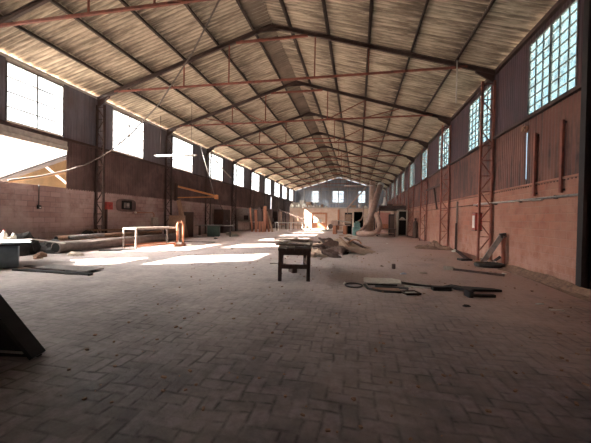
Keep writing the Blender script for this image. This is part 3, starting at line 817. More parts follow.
tag(MB().blob((0, 0, 0), (0.05, 0.05, 0.04), 14, 0.3).build('dark_clod', 'wood_dark', None, (0.86, 10.9, 0)), 'small brown clod on the floor left of the tin can', 'clod')
tag(MB().blob((0, 0, 0), (0.05, 0.05, 0.04), 15, 0.3).build('pale_stone', 'white', None, (2.0, 21.5, 0)), 'white stone on the floor before the loft', 'stone')

# long bar with a pale block at its end
lb = thing('long_bar', 'long rusty bar with a pale block at its left end on the right floor', 'bar', (2.95, 10.9, 0), math.radians(-31))
MB().box((0.85, 0, 0.035), (1.45, 0.07, 0.07), bev=0.01).build('shaft', 'dark_steel', lb)
MB().box((0.03, 0, 0.06), (0.30, 0.13, 0.12), bev=0.02).build('block', 'wood_pale', lb)
# rubble heap, angle iron
rb = MB(); rb.heap((0, 0, 0), 1.05, 0.9, 0.25, 21, 36, 0.6)
tag(rb.build('rubble_heap', 'rubble', None, (4.35, 19.0, 0)), 'brown rubble heap against the right wall', 'rubble heap')
plank((5.0, 16.9, 0.10), (4.45, 13.6, 0.05), 0.12, 0.08, 'dark_steel', 'dark steel channel lying on the floor between rubble heap and leaning timber', 'steel_channel', 'steel channel')
tag(MB().box((0, 0, 0.04), (0.5, 0.3, 0.08), bev=0.02).build('iron_plate', 'black', None, (4.35, 13.7, 0), 0.3), 'black iron plate at the near end of the steel channel', 'iron plate')
tag(MB().blob((0, 0, 0), (0.12, 0.1, 0.13), 31, 0.2).build('pale_stone', 'white', None, (5.0, 17.4, 0)), 'pale stone at the far end of the steel channel', 'stone')
# grey post by the second column
tag(MB().box((0, 0, 1.35), (0.08, 0.08, 2.7), bev=0.01).build('wall_post', 'pipe', None, (5.4, 18.4, 0)), 'thin grey post standing against the right wall by the rubble heap', 'post')
tag(MB().box((0, 0, 0.75), (0.09, 0.06, 1.5), rx=0.02).build('short_stake', 'dark_steel', None, (5.22, 17.9, 0)), 'short dark stake beside the thin grey post', 'stake')
# leaning timber with its stand
ld = thing('leaning_timber', 'thick dusty timber leaning to a rusty upright on the right floor', 'timber', (4.9, 12.6, 0))
MB().bar((-0.20, 0.22, 0.06), (0.37, 0.05, 1.12), 0.19, 0.17).build('beam', 'pipe', ld)
MB().box((0.42, 0.05, 0.56), (0.10, 0.12, 1.12)).build('upright', 'red_steel', ld)
MB().bar((0.28, -0.02, 1.10), (0.48, 0.05, 1.13), 0.10, 0.16).build('cap', 'black', ld)
MB().bar((0.15, 0.2, 0.1), (0.36, 0.1, 0.32), 0.10, 0.10).build('brace', 'black', ld)
tag(MB().tube([(0.42 * math.cos(a * PI / 10), 0.26 * math.sin(a * PI / 10), 0.08) for a in range(21)], 0.08, 8, caps=False).build('old_tyre', 'rubber', None, (4.62, 12.02, 0)), 'flattened black tyre on the floor at the foot of the leaning timber', 'tyre')
tag(MB().box((0, 0, 0.03), (0.75, 0.25, 0.06), bev=0.01).build('black_mat', 'rubber', None, (4.95, 12.05, 0), -0.1), 'black rubber mat beside the flattened tyre', 'mat')
tag(MB().blob((0, 0, 0), (0.10, 0.09, 0.14), 33, 0.2).build('paper_cup', 'white', None, (4.92, 12.35, 0.06)), 'crumpled white cup on the black rubber mat', 'cup')
# litter on the right floor
for k, (x, y, dx, dy, lab) in enumerate([(3.55, 6.85, 0.16, 0.03, 'thin white splinter nearest the right foreground'), (3.62, 6.45, 0.22, 0.04, 'long white splinter in the right foreground'), (4.95, 9.6, 0.18, 0.08, 'white plaster flake at the foot of the right wall'),
                                   (5.1, 9.1, 0.22, 0.07, 'white plaster flake closest to the right edge'), (4.5, 10.6, 0.12, 0.06, 'pale plaster flake farther along the right wall')]):
    tag(MB().box((0, 0, 0.012), (dx, dy, 0.024), bev=0.004).build('plaster_flake', 'white', None, (x, y, 0), 0.3 - k * 0.35), lab, 'flake', 'pale flakes along the right wall')
db = MB(); db.heap((0, 0, 0), 0.40, 5.2, 0.13, 51, 44, 0.5)
tag(db.build('swept_dirt', 'rubble', None, (5.10, 9.3, 0)), 'ridge of swept dirt along the foot of the right wall', 'dirt ridge')

# ------------------------------------------------------------------ right wall fittings
cd = thing('conduit', 'long grey pipe fixed along the right wall blockwork', 'pipe', (XR, 12, 0))
MB().tube([(-0.08, -4.6, 2.32), (-0.08, 4.0, 2.39)], 0.035, 8).build('pipe', 'grey_steel', cd)
MB().tube([(-0.06, 4.0, 2.40), (-0.06, 30.0, 2.46)], 0.016, 6).build('thin_run', 'dark_steel', cd)
MB().tube([(-0.12, -1.6, 2.30), (-0.12, 3.4, 2.44)], 0.022, 6).build('pipe', 'pale_steel', cd)
for k in range(5): MB().box((-0.05, -4 + k * 1.9, 2.34), (0.10, 0.03, 0.10)).build('clip', 'dark_steel', cd)
fb = thing('fire_extinguisher_box', 'red box with a white front panel on the right wall by the lattice column', 'fire box', (XR, 15.35, 1.60))
MB().box((-0.15, 0, 0), (0.28, 0.40, 0.76), bev=0.02).build('case', 'red_paint', fb)
MB().box((-0.296, 0.0, 0.0), (0.012, 0.26, 0.56)).build('front_panel', 'white', fb)
MB().box((-0.15, 0, -0.39), (0.30, 0.42, 0.03)).build('lid', 'dark_steel', fb)
MB().box((-0.15, 0, 0.39), (0.30, 0.42, 0.03)).build('lid', 'dark_steel', fb)
for y_, lab in ((10.95, 'brown steel post fixed over the right cladding, left of the two'), (9.65, 'brown steel post fixed over the right cladding, nearest the right edge')):
    p_ = thing('wall_post', lab, 'post', (XR, y_, 0), 0, 'posts on the right cladding')
    MB().box((-0.075, 0, 3.43), (0.06, 0.09, 1.98)).build('shaft', 'red_steel', p_)
    for z_ in (2.52, 4.35): MB().box((-0.03, 0, z_), (0.05, 0.12, 0.05)).build('bracket', 'dark_steel', p_)
lm = thing('bulkhead_lamp', 'round lamp at the top of the light slit in the right cladding', 'lamp', (XR - 0.03, 11.56, 4.72))
MB().tube([(0, 0, 0), (-0.1, 0, 0)], 0.11, 14).build('body', 'wood', lm)
MB().tube([(-0.1, 0, 0), (-0.14, 0, 0)], 0.085, 14).build('lens', 'wood', lm)
hp = thing('hanging_rod', 'thin rod hanging from the roof on the right, in front of the second window', 'rod', (3.9, 13.8, 6.5))
MB().tube([(0, 0, 0), (0, 0, 1.80)], 0.028, 6).build('rod', 'pale_steel', hp)
MB().box((0, 0, 1.78), (0.1, 0.2, 0.06)).build('clamp', 'dark_steel', hp)
# T shaped bracket on right wall near the third column
br = thing('wall_bracket', 'dark T-shaped steel bracket on the right wall between second and third columns', 'bracket', (XR, 22.9, 3.9))
MB().bar((-0.05, -1.0, 0.15), (-0.55, 1.2, -0.05), 0.10, 0.12).build('arm', 'dark_steel', br)
MB().bar((-0.08, 0, -1.5), (-0.3, 0.1, 0.05), 0.10, 0.10).build('strut', 'dark_steel', br)

# ------------------------------------------------------------------ left side, from the camera backwards
sp_ = thing('slanted_panel', 'dark slanted steel panel cut off at the lower left corner', 'panel', (-3.44, 2.76, 0))
mb = MB(); mb.prism([(0, 0, 0.0), (-2.2, -0.45, 0.0), (-2.2, -0.45, 2.0), (-1.62, -0.33, 2.0)], (-0.012, 0.06, 0)); mb.build('plate', 'black', sp_)
mb = MB(); mb.bar((0.0, 0.0, 0.02), (-1.63, -0.33, 2.02), 0.05, 0.16, (0, 1, 0)); mb.build('edge_flange', 'black', sp_)
mb = MB(); mb.bar((-0.12, -0.06, 0.06), (-0.9, -0.22, 0.10), 0.02, 0.02); mb.build('foot_rail', 'pale_steel', sp_)

bn = thing('steel_bin', 'blue-grey steel bin at the left edge of the photo', 'bin', (-10.55, 6.88, 0), 0.925)
mb = MB(); mb.box((0, 0, 0.33), (1.55, 1.35, 0.62), bev=0.05); mb.build('body', 'blue_steel', bn)
mb = MB(); mb.box((0, 0, 0.67), (1.62, 1.42, 0.06), bev=0.01); mb.build('rim', 'black', bn)
for a in (-1, 1): MB().box((a * 0.5, 0, 0.012), (0.12, 1.2, 0.024)).build('skid', 'black', bn)
mb = MB(); mb.box((0.0, 0, 0.012), (1.75, 1.4, 0.024)); tag(mb.build('metal_sheet', 'pale_blue', None, (-10.62, 7.1, 0.70), 0.98), 'pale blue metal sheet lying over the steel bin', 'metal sheet', 'sheets on the steel bin')
mb = MB(); mb.box((0, 0, 0.012), (1.9, 0.7, 0.024)); tag(mb.build('metal_sheet', 'grey_steel', None, (-10.8, 7.2, 0.726), 0.80), 'grey metal sheet stacked on the pale blue sheet', 'metal sheet', 'sheets on the steel bin')
mb = MB(); mb.box((0, 0, 0.02), (1.2, 0.2, 0.04)); tag(mb.build('plank', 'wood_pale', None, (-11.3, 7.5, 0.752), 0.9), 'short plank lying on top of the sheets over the bin', 'plank')
for k, (dx, h, lab) in enumerate([(0.0, 0.26, 'taller white bottle on the sheets over the steel bin'), (0.22, 0.16, 'shorter white bottle on the sheets over the steel bin')]):
    bo = thing('bottle', lab, 'bottle', (-10.85 + dx * 0.6, 7.62 + dx * 0.8, 0.752), 0, 'bottles on the steel bin')
    MB().lathe([(0.07, 0), (0.075, 0.02), (0.075, h * 0.65), (0.03, h * 0.85), (0.03, h)], n=12).build('body', 'white', bo)
    MB().lathe([(0.034, h), (0.034, h + 0.03)], n=10).build('cap', 'red_paint' if k == 0 else 'white', bo)
# dark junk behind the bin
for k, (x, y, dx, dy, dz, m, n_, lab) in enumerate([(-12.3, 10.3, 0.62, 0.45, 0.55, 'rubber', 'scrap_heap', 'black heap of scrap between the steel bin and the long pipes'), (-12.6, 9.5, 0.7, 0.6, 0.72, 'rubber', 'scrap_heap', 'black scrap heap behind the steel bin'),
                                          (-11.25, 9.1, 0.22, 0.18, 0.17, 'wood', 'sack', 'brown sack slumped beside the steel bin'), (-10.95, 8.75, 0.16, 0.13, 0.16, 'wood', 'sack', 'small tan bag beside the steel bin')]):
    tag(MB().blob((0, 0, 0), (dx, dy, dz), 40 + k, 0.28, 3).build(n_, m, None, (x, y, 0)), lab, 'scrap' if n_ == 'scrap_heap' else 'sack')
plank((-12.0, 9.4, 0.60), (-11.0, 9.8, 0.45), 0.12, 0.03, 'pale_steel', 'pale strip lying over the black scrap heap', 'flat_bar', 'flat bar')
# pipes and logs along the left wall
def pipe(a, b, r, m, lab, hollow=True):
    t = thing('long_pipe', lab, 'pipe', a, 0, 'long pipes along the left wall')
    d = Vector(b) - Vector(a)
    MB().tube([(0, 0, 0), d], r, 14).build('tube', m, t)
    u = d.normalized()
    MB().tube([u * -0.012, u * 0.004], r * 0.78, 12).build('open_end', 'dark_void', t)  # dark disc paints the shaded hollow of the pipe
    return t
pipe((-11.65, 10.0, 0.24), (-11.55, 17.8, 0.24), 0.24, 'pipe', 'thick grey pipe lying along the left wall, nearest of the bundle')
pipe((-12.55, 11.6, 0.20), (-12.25, 18.2, 0.20), 0.20, 'wood', 'brown pipe lying just behind the thick grey pipe')
pipe((-13.05, 12.2, 0.17), (-12.85, 18.4, 0.17), 0.17, 'pipe', 'thinner pipe on the floor closest to the left wall')
pipe((-12.8, 11.0, 0.50), (-12.65, 18.0, 0.50), 0.13, 'wood', 'brown pole lying on top of the pipe bundle')
pipe((-12.35, 11.2, 0.55), (-11.9, 12.6, 0.62), 0.09, 'grey_steel', 'short grey pipe lying on top of the thick pipe')
plank((-13.35, 13.2, 0.78), (-13.3, 18.8, 0.66), 0.3, 0.06, 'wood', 'wide board lying above the pipes by the left wall')
tag(MB().tube([(0, 0.33 * math.cos(a * PI / 10), 0.36 + 0.33 * math.sin(a * PI / 10)) for a in range(21)], 0.10, 8, caps=False).build('old_tyre', 'rubber', None, (-13.52, 13.3, 0)), 'black tyre leaning on the left wall behind the pipes', 'tyre')
# bars, sheet and rag on floor
plank((-9.25, 6.75, 0.03), (-6.75, 6.75, 0.03), 0.12, 0.05, 'black', 'long black bar on the floor right of the steel bin', 'steel_bar', 'bar')
plank((-9.6, 7.35, 0.02), (-7.9, 6.95, 0.02), 0.16, 0.03, 'wood_dark', 'dark strip on the floor behind the long black bar', 'steel_bar', 'bar')
mb = MB(); mb.box((0, 0, 0.01), (1.9, 0.55, 0.02)); tag(mb.build('metal_sheet', 'grey_steel', None, (-8.0, 7.25, 0.05), -0.05), 'thin grey sheet lying on the floor beside the steel bin', 'metal sheet')
tag(MB().blob((0, 0, 0), (0.28, 0.2, 0.18), 61, 0.2).build('rag', 'rag', None, (-10.45, 9.75, 0)), 'pale crumpled rag on the floor by the thick grey pipe', 'rag')
tag(MB().box((0, 0, 0.02), (0.55, 0.9, 0.04)).build('floor_patch', 'pale_steel', None, (-2.75, 10.7, 0), 0.2), 'flat grey rectangle lying on the floor just left of the workbench', 'board')  # thin grey rectangle laid flat on the floor
plank((-11.0, 11.4, 0.02), (-9.9, 12.3, 0.02), 0.35, 0.03, 'rubber', 'black strip on the floor in front of the pipes', 'rubber_strip', 'strip')
# switch box hung on wall
sw = thing('wall_switch', 'small dark switch hanging under a cable on the left wall', 'switch', (XL, 11.05, 1.86))
MB().box((0.05, 0, 0), (0.09, 0.14, 0.16), bev=0.01).build('box', 'black', sw)
MB().tube([(0.03, 0, 0.08), (0.03, 0, 0.98)], 0.02, 6).build('cable', 'black', sw)
MB().tube([(0.10, 0, -0.02), (0.12, 0, -0.02)], 0.03, 8).build('button', 'white', sw)
# red switch box on column
rd = thing('red_switch_box', 'bright red box mounted on the dark column of the left wall', 'switch box', (XL, 14.75, 2.08))
MB().box((0.14, 0, 0), (0.26, 0.48, 0.42), bev=0.02).build('case', 'red_paint', rd)
MB().tube([(0.27, 0.05, 0), (0.34, 0.05, 0)], 0.09, 10).build('dial', 'red_paint', rd)
MB().box((0.10, -0.06, -1.1), (0.10, 0.09, 1.8)).build('trunking', 'dark_steel', rd)
# recess with meter
rc_ = thing('meter_recess', 'rounded dark red recess with a grey meter in the left wall', 'meter box', (XL, 16.3, 2.16))
mb = MB()
op = [(0.012, 0.80 * (abs(math.cos(a)) ** 0.5) * (1 if math.cos(a) >= 0 else -1), 0.38 * (abs(math.sin(a)) ** 0.5) * (1 if math.sin(a) >= 0 else -1)) for a in [2 * PI * k / 28 for k in range(28)]]
mb.prism(op, (0.03, 0, 0)); mb.build('surround', 'rust_dark', rc_)
mb = MB(); mb.box((0.055, 0.0, 0.02), (0.03, 0.85, 0.52), bev=0.01); mb.build('niche', 'dark_void', rc_)  # near-black face stands in for the shade of a recess
mb = MB(); mb.box((0.12, -0.08, 0.0), (0.14, 0.36, 0.32), bev=0.03); mb.build('meter', 'grey_steel', rc_)
mb = MB(); mb.tube([(0.19, -0.08, 0.03), (0.21, -0.08, 0.03)], 0.10, 12); mb.build('dial', 'pale_steel', rc_)
# small wall light pipe with box
wl = thing('wall_pipe', 'thin bent pipe with a pale box on the left wall behind the table frame', 'pipe', (XL, 18.0, 1.75))
MB().tube([(0.06, -1.0, 0.0), (0.06, 0.75, 0.02), (0.06, 0.85, -0.1), (0.06, 0.85, -0.28)], 0.025, 6).build('pipe', 'rust_bright', wl)
MB().tube([(0.06, -1.0, 0), (0.16, -1.0, 0)], 0.06, 8).build('end_fitting', 'white', wl)
MB().box((0.12, 0.85, -0.6), (0.20, 0.55, 0.60), bev=0.02).build('box', 'pale_steel', wl)
# welded table frame
tf = thing('welded_trestle', 'pale welded steel table frame without a top by the left wall', 'table frame', (-10.25, 13.95, 0), math.radians(74))
LX, LY, HT = 1.25, 0.46, 0.98
for a in (-1, 1):
    for c in (-1, 1): MB().box((a * LX, c * LY, HT / 2), (0.07, 0.07, HT)).build('leg', 'worn', tf)
    MB().box((0, a * LY, HT - 0.04), (2 * LX, 0.06, 0.08)).build('top_rail', 'worn', tf)
    MB().box((a * LX, 0, HT - 0.04), (0.06, 2 * LY, 0.08)).build('end_rail', 'worn', tf)
    MB().box((0, a * LY, 0.13), (2 * LX, 0.045, 0.05)).build('low_rail', 'rust_bright', tf)
mb = MB(); mb.box((0, 0, HT + 0.012), (2 * LX * 0.9, 0.5, 0.02)); mb.build('top_strip', 'worn', tf)
# orange post stand in front of it
op_ = thing('pipe_stand', 'rusty orange stand with twin uprights at the right end of the table frame', 'stand', (-9.2, 14.75, 0), 0.3)
MB().box((0, 0, 0.06), (0.55, 0.45, 0.12), bev=0.02).build('base', 'rust_bright', op_)
for a in (-1, 1): MB().tube([(a * 0.15, 0, 0.12), (a * 0.15, 0, 1.15), (a * 0.09, 0, 1.27), (0, 0, 1.30)], 0.055, 8).build('upright', 'rust_bright', op_)
MB().box((0, -0.2, 0.16), (0.22, 0.12, 0.10), bev=0.01).build('bracket', 'white', op_)
plank((-11.0, 16.9, 0.02), (-8.6, 17.6, 0.02), 0.14, 0.04, 'wood_dark', 'dark board on the floor behind the rusty stand')
# leaning boards
bd = MB(); bd.prism([(-0.55, 0, 0.01), (0.55, 0, 0.01), (0.55, 0.42, 1.62), (-0.55, 0.42, 1.62)], (0, 0.05, 0))
tag(bd.build('leaning_sheet', 'wood', None, (-12.25, 19.2, 0), 0.5), 'square brown panel leaning against the left wall', 'panel')
bd = MB(); bd.bar((0, 0, 0.03), (-0.75, 0.1, 2.75), 0.34, 0.07, (0, 1, 0))
tag(bd.build('leaning_plank', 'wood', None, (-12.1, 20.2, 0)), 'long brown plank leaning diagonally beside the square panel', 'plank')
bd = MB(); bd.prism([(-0.45, 0, 0.01), (0.45, 0, 0.01), (0.45, 0.4, 1.9), (-0.45, 0.4, 1.9)], (0, 0.05, 0))
tag(bd.build('leaning_sheet', 'wood_dark', None, (-12.6, 21.1, 0), 0.5), 'dark panel leaning behind the long diagonal plank', 'panel')
# jib arm
jb = thing('jib_arm', 'orange triangular jib arm sticking out from the left wall column', 'jib', (-13.25, 20.4, 2.9))
MB().bar((0, 0.3, 0.9), (1.6, 3.5, 0.42), 0.10, 0.13).build('top_chord', 'orange', jb)
MB().bar((0, 0.3, 0.05), (1.6, 3.5, 0.34), 0.08, 0.09).build('bottom_chord', 'orange', jb)
MB().box((1.62, 3.55, 0.34), (0.28, 0.26, 0.36), bev=0.03).build('end_block', 'orange', jb)
MB().box((0, 0.2, 0.45), (0.16, 0.2, 1.3)).build('mast', 'dark_steel', jb)
MB().tube([(1.62, 3.6, 0.2), (2.05, 5.3, -1.85)], 0.035, 6).build('stay_rod', 'dark_steel', jb)
MB().tube([(1.5, 3.4, 0.5), (0.35, 3.0, 4.6)], 0.022, 6).build('stay_cable', 'grey_steel', jb)
# green machine with wide table
gm = thing('table_saw', 'dark green machine with a wide grey table top by the left wall', 'machine', (-11.3, 22.9, 0), 0.35)
MB().box((0, 0, 0.42), (0.95, 0.75, 0.84), bev=0.04).build('cabinet', 'green', gm)
MB().box((0.1, 0, 0.88), (3.0, 0.95, 0.06), bev=0.01).build('table_top', 'grey_steel', gm)
MB().box((-1.1, 0.0, 0.42), (0.08, 0.7, 0.84)).build('side_leg', 'dark_steel', gm)
MB().box((1.3, 0.0, 0.42), (0.08, 0.7, 0.84)).build('side_leg', 'dark_steel', gm)
MB().box((0.3, 0.1, 0.96), (0.5, 0.06, 0.10)).build('fence', 'dark_steel', gm)
tag(MB().blob((0, 0, 0), (0.20, 0.15, 0.17), 71, 0.2).build('paint_pot', 'white', None, (-11.85, 21.6, 0)), 'white bundle on the floor in front of the green machine', 'bundle')
tag(MB().blob((0, 0, 0), (0.55, 0.26, 0.30), 72, 0.2, 3).build('sack', 'rag', None, (-10.35, 24.4, 0), 0.5), 'pale sack lying on the floor right of the green machine', 'sack')
tag(MB().blob((0, 0, 0), (0.16, 0.12, 0.09), 73, 0.2).build('dark_clod', 'rubber', None, (-9.9, 20.3, 0)), 'small black clod on the floor in front of the green machine', 'clod')
# dark cabinets / machine frames further along
mf = thing('machine_frame', 'tall grey machine frame with an open bottom by the left wall', 'machine', (-12.75, 33.5, 0), 0.3)
MB().box((0, 0, 1.85), (1.9, 1.0, 1.5), bev=0.04).build('housing', 'grey_steel', mf)
for a in (-1, 1):
    for c in (-1, 1): MB().box((a * 0.85, c * 0.42, 0.55), (0.14, 0.14, 1.1)).build('leg', 'grey_steel', mf)
MB().box((0.2, -0.52, 1.55), (0.5, 0.06, 0.5)).build('opening', 'dark_void', mf)  # dark plate paints the shade of an opening
MB().box((0.3, -0.5, 1.06), (1.8, 0.6, 0.08)).build('feed_table', 'pale_steel', mf)
dc = thing('dark_cabinet', 'dark cabinet against the left wall before the machine frame', 'cabinet', (-13.2, 28.5, 0), 0.0)
MB().box((0, 0, 1.15), (1.0, 1.6, 2.3), bev=0.03).build('body', 'wood_dark', dc)
for a in (-1, 1): MB().box((0.515, a * 0.4, 1.2), (0.03, 0.76, 2.0), bev=0.005).build('door', 'dark_steel', dc)
for a in (-1, 1): MB().box((0.54, a * 0.06, 1.2), (0.03, 0.03, 0.16)).build('handle', 'grey_steel', dc)
dc = thing('dark_cabinet', 'dark cabinet against the left wall beyond the red leaning boards', 'cabinet', (-13.1, 40.6, 0), 0.0)
MB().box((0, 0, 1.3), (1.2, 2.2, 2.6), bev=0.03).build('body', 'wood_dark', dc)
for a in (-1, 1): MB().box((0.615, a * 0.55, 1.3), (0.03, 1.04, 2.4), bev=0.005).build('door', 'dark_steel', dc)
dc = thing('dark_shelf', 'dark open shelf unit against the left wall near the partition', 'shelf', (-12.4, 43.5, 0), 0.0)
for a in (-1, 1): MB().box((0, a * 1.4, 1.4), (1.2, 0.08, 2.8)).build('side', 'wood_dark', dc)
for k in range(4): MB().box((0, 0, 0.15 + k * 0.8), (1.2, 2.8, 0.07)).build('board', 'wood_dark', dc)
for k in range(5):
    tag(MB().box((0, 0, 0.25), (0.7, 0.4, 0.5), bev=0.02).build('carton', ['wood', 'wood_pale', 'wood_dark'][k % 3], None, (-12.4, 42.5 + (k % 3) * 0.9, 0.185 + (k // 3) * 0.8)), '%s carton on the dark shelf, %s from the camera on its %s board' % (['brown', 'grey', 'dark'][k % 3], ORD[k % 3], ['lowest', 'second'][k // 3]), 'carton', 'cartons on the dark shelf')
# red boards leaning
bl = [(-11.25, 32.0, 2.65, 0.22, -0.62, 'wood_red', 'leftmost'), (-10.85, 32.15, 2.45, 0.30, -0.40, 'wood_red', 'second'), (-10.4, 32.4, 2.75, 0.34, -0.52, 'wood_dark', 'third'), (-9.98, 32.5, 2.85, 0.36, -0.30, 'wood_red', 'fourth'), (-9.55, 32.7, 2.6, 0.24, -0.75, 'wood_red', 'fifth'), (-9.2, 32.9, 2.3, 0.20, -0.95, 'wood', 'rightmost')]
for (x, y, L, wd, ln, m, lab) in bl:
    q = MB(); q.bar((0, 0, 0.02), (ln, 0.85, L), wd, 0.05, (0, 1, 0))
    tag(q.build('leaning_board', m, None, (x, y, 0)), 'reddish board leaning in the stack by the left wall, %s of six' % lab, 'board', 'red boards leaning by the left wall')
for k, (x, y) in enumerate([(-10.75, 31.7), (-10.35, 31.8), (-10.0, 31.9)]):
    q = MB(); q.bar((0, 0, 0.02), (0.0 - 0.1 * k, 0.35, 1.15), 0.26, 0.05, (0, 1, 0))
    tag(q.build('leaning_board', 'wood_red', None, (x, y, 0)), 'short red board in front of the leaning stack, %s of three' % ['left one', 'middle one', 'right one'][k], 'board', 'short red boards by the leaning stack')
# white rail frame
wr = thing('white_rail', 'long white steel table frame before the far partition on the left', 'table frame', (-7.95, 37.6, 0), math.radians(42))
for a in (-2.0, -0.2, 2.0): MB().box((a, 0, 0.5), (0.09, 0.09, 1.0)).build('leg', 'white', wr)
for a in (-2.0, -0.2, 2.0): MB().box((a, 0.8, 0.5), (0.07, 0.07, 1.0)).build('leg', 'white', wr)
for c in (0, 0.8): MB().box((0, c, 1.02), (4.2, 0.08, 0.10)).build('top_rail', 'white', wr)
for a in (-2.0, -0.2, 2.0): MB().box((a, 0.4, 1.02), (0.07, 0.8, 0.08)).build('cross_rail', 'white', wr)
# dark timber bins behind it
tb = thing('timber_rack', 'dark timber rack with leaning slats at the left end of the partition', 'timber rack', (-9.4, 43.0, 0))
for k in range(7): MB().bar((-1.9 + k * 0.6, 0, 0.0), (-2.1 + k * 0.62, 0.5, 2.5 - 0.12 * k), 0.12, 0.08).build('slat', 'wood' if k % 2 else 'wood_dark', tb)
MB().bar((-2.1, 0.3, 2.9), (2.1, 0.3, 1.35), 0.10, 0.16).build('sloping_rail', 'wood_dark', tb)
MB().box((0, 0.3, 0.6), (4.2, 0.12, 0.14)).build('low_rail', 'wood', tb)
# orange machine frame
om = thing('press_frame', 'tall orange machine frame in front of the lit partition', 'machine', (-5.15, 42.3, 0))
for a in (-1, 1): MB().box((a * 0.95, 0, 1.2), (0.22, 0.4, 2.4), bev=0.02).build('upright', 'rust_bright', om)
MB().box((0, 0, 2.32), (1.9, 0.4, 0.24), bev=0.02).build('crosshead', 'rust_bright', om)
MB().box((0, -0.1, 0.65), (2.0, 0.9, 0.75), bev=0.05).build('bed', 'rust_bright', om)
MB().tube([(0.1, 0, 1.0), (0.1, 0, 1.5)], 0.22, 10).build('ram', 'white', om)
MB().box((0.75, -0.3, 0.35), (0.35, 0.4, 0.7)).build('motor', 'wood_dark', om)
for k, (x, y, dx, dz, m, lab, nm) in enumerate([(-6.3, 40.6, 1.6, 0.25, 'wood_pale', 'low pale pallet stack left of the orange machine', 'pallet'), (-3.3, 40.8, 1.2, 0.42, 'rag', 'pale pile of sacks right of the orange machine', 'sack_pile'), (-4.6, 39.8, 2.0, 0.16, 'wood_pale', 'pale boards lying in front of the orange machine', 'board_stack')]):
    q = MB()
    for a in range(3): q.box((0.03 * a, 0.02 * a, dz * (a + 0.5) / 3), (dx - 0.05 * a, 0.9, dz / 3 - 0.012), rz=0.03 * a)
    q.bm.verts.ensure_lookup_table()
    tag(q.build(nm, m, None, (x, y, 0)), lab, nm.replace('_', ' '))
# post against partition
tag(MB().box((0, 0, 1.5), (0.28, 0.2, 3.0)).build('partition_post', 'wood_red', None, (-2.75, PY - 0.12, 0)), 'reddish post against the lit partition left of the doorways', 'post')
# planing machine cluster
pm = thing('planer', 'dusty brown woodworking machine with a long table before the partition', 'machine', (-1.75, 32.6, 0), -0.15)
for a in (-1, 1): MB().box((a * 0.55, 0, 0.45), (0.36, 0.7, 0.9), bev=0.04).build('pedestal', 'rust_bright', pm)
MB().box((0, 0, 0.22), (1.0, 0.5, 0.10)).build('low_shelf', 'wood_dark', pm)
MB().tube([(0.2, 0.1, 1.2), (0.7, 0.1, 1.75), (1.2, 0.1, 1.7)], 0.05, 8).build('arm', 'duct', pm)
MB().box((-0.1, 0, 0.95), (2.2, 0.7, 0.10), bev=0.01).build('table_top', 'duct', pm)
MB().box((-0.55, 0, 1.2), (0.8, 0.5, 0.42), bev=0.06).build('head', 'duct', pm)
MB().tube([(-0.95, -0.4, 0.8), (-0.95, -0.48, 0.8)], 0.26, 14).build('hand_wheel', 'wood_dark', pm)
MB().box((0.3, 0.1, 1.35), (1.6, 0.3, 0.12), rx=0.0, ry=0.1).build('guard', 'wood_pale', pm)
ck = thing('tall_cabinet', 'tall dark cabinet beside the dusty brown machine', 'cabinet', (-0.95, 33.6, 0))
MB().box((0, 0, 1.1), (0.75, 0.6, 2.2), bev=0.01).build('body', 'dark_steel', ck)
MB().box((0, -0.31, 1.6), (0.66, 0.03, 1.0)).build('upper_door', 'wood', ck)
MB().box((0, -0.31, 0.55), (0.66, 0.03, 0.95)).build('lower_door', 'dark_void', ck)
tm = thing('teal_machine', 'teal cast machine with a rounded top beside the fat duct', 'machine', (-0.05, 31.0, 0), 0.1)
MB().box((0, 0, 0.42), (0.78, 0.7, 0.84), bev=0.05).build('base', 'teal', tm)
MB().box((0.02, 0, 1.06), (0.62, 0.5, 0.40), bev=0.06).build('housing', 'teal', tm)
MB().tube([(0.05, 0, 1.25), (0.05, 0.0, 1.42)], 0.2, 12).build('cap', 'teal', tm)
MB().tube([(0.1, 0, 1.4), (0.45, 0.1, 1.6), (0.62, 0.1, 2.1), (0.6, 0.1, 2.9)], 0.07, 8).build('hose', 'duct', tm)
# ducts
dA = thing('dust_duct', 'fat dusty duct slanting up to the right with an elbow on the floor', 'duct', (0, 0, 0))
P_ = [(0.05, 28.9, 0.30), (0.75, 28.4, 0.30), (1.35, 28.2, 0.34), (1.82, 28.4, 0.55), (2.02, 28.8, 0.95), (1.95, 29.4, 1.5), (1.75, 30.0, 2.1)]
MB().tube(P_, 0.25, 16).build('elbow', 'duct', dA)
MB().tube([(0.03, 28.93, 0.30), (0.045, 28.905, 0.30)], 0.21, 16).build('open_end', 'dark_void', dA)  # dark disc paints the shaded mouth of the elbow
MB().tube([(0.72, 29.6, 0.20), (2.32, 33.6, 5.2)], 0.31, 18).build('slanted_tube', 'duct', dA)
MB().tube([(2.29, 33.52, 5.11), (2.37, 33.72, 5.33)], 0.35, 18).build('end_collar', 'pale_steel', dA)
for k in range(3):
    f = 0.3 + 0.25 * k; a = Vector((0.72, 29.6, 0.2)).lerp(Vector((2.32, 33.6, 5.2)), f); d = (Vector((2.32, 33.6, 5.2)) - Vector((0.72, 29.6, 0.2))).normalized()
    MB().tube([a, a + d * 0.06], 0.33, 18).build('seam_band', 'duct', dA)
MB().tube([(0.2, 29.4, 0.45), (0.75, 29.7, 1.05)], 0.10, 10).build('branch', 'duct', dA)
dB = thing('dust_duct', 'upright fat duct standing behind the slanted duct', 'duct', (1.45, 34.6, 0))
MB().tube([(0, 0, 0.0), (0.05, 0, 3.0), (0.12, 0, 5.75)], 0.32, 18).build('tube', 'duct', dB)
MB().tube([(0.115, 0, 5.55), (0.12, 0, 5.78)], 0.36, 18).build('end_collar', 'duct', dB)
cb = thing('boom_pole', 'thin pole slanting up to the left of the ducts', 'pole', (-0.96, 40, 0))
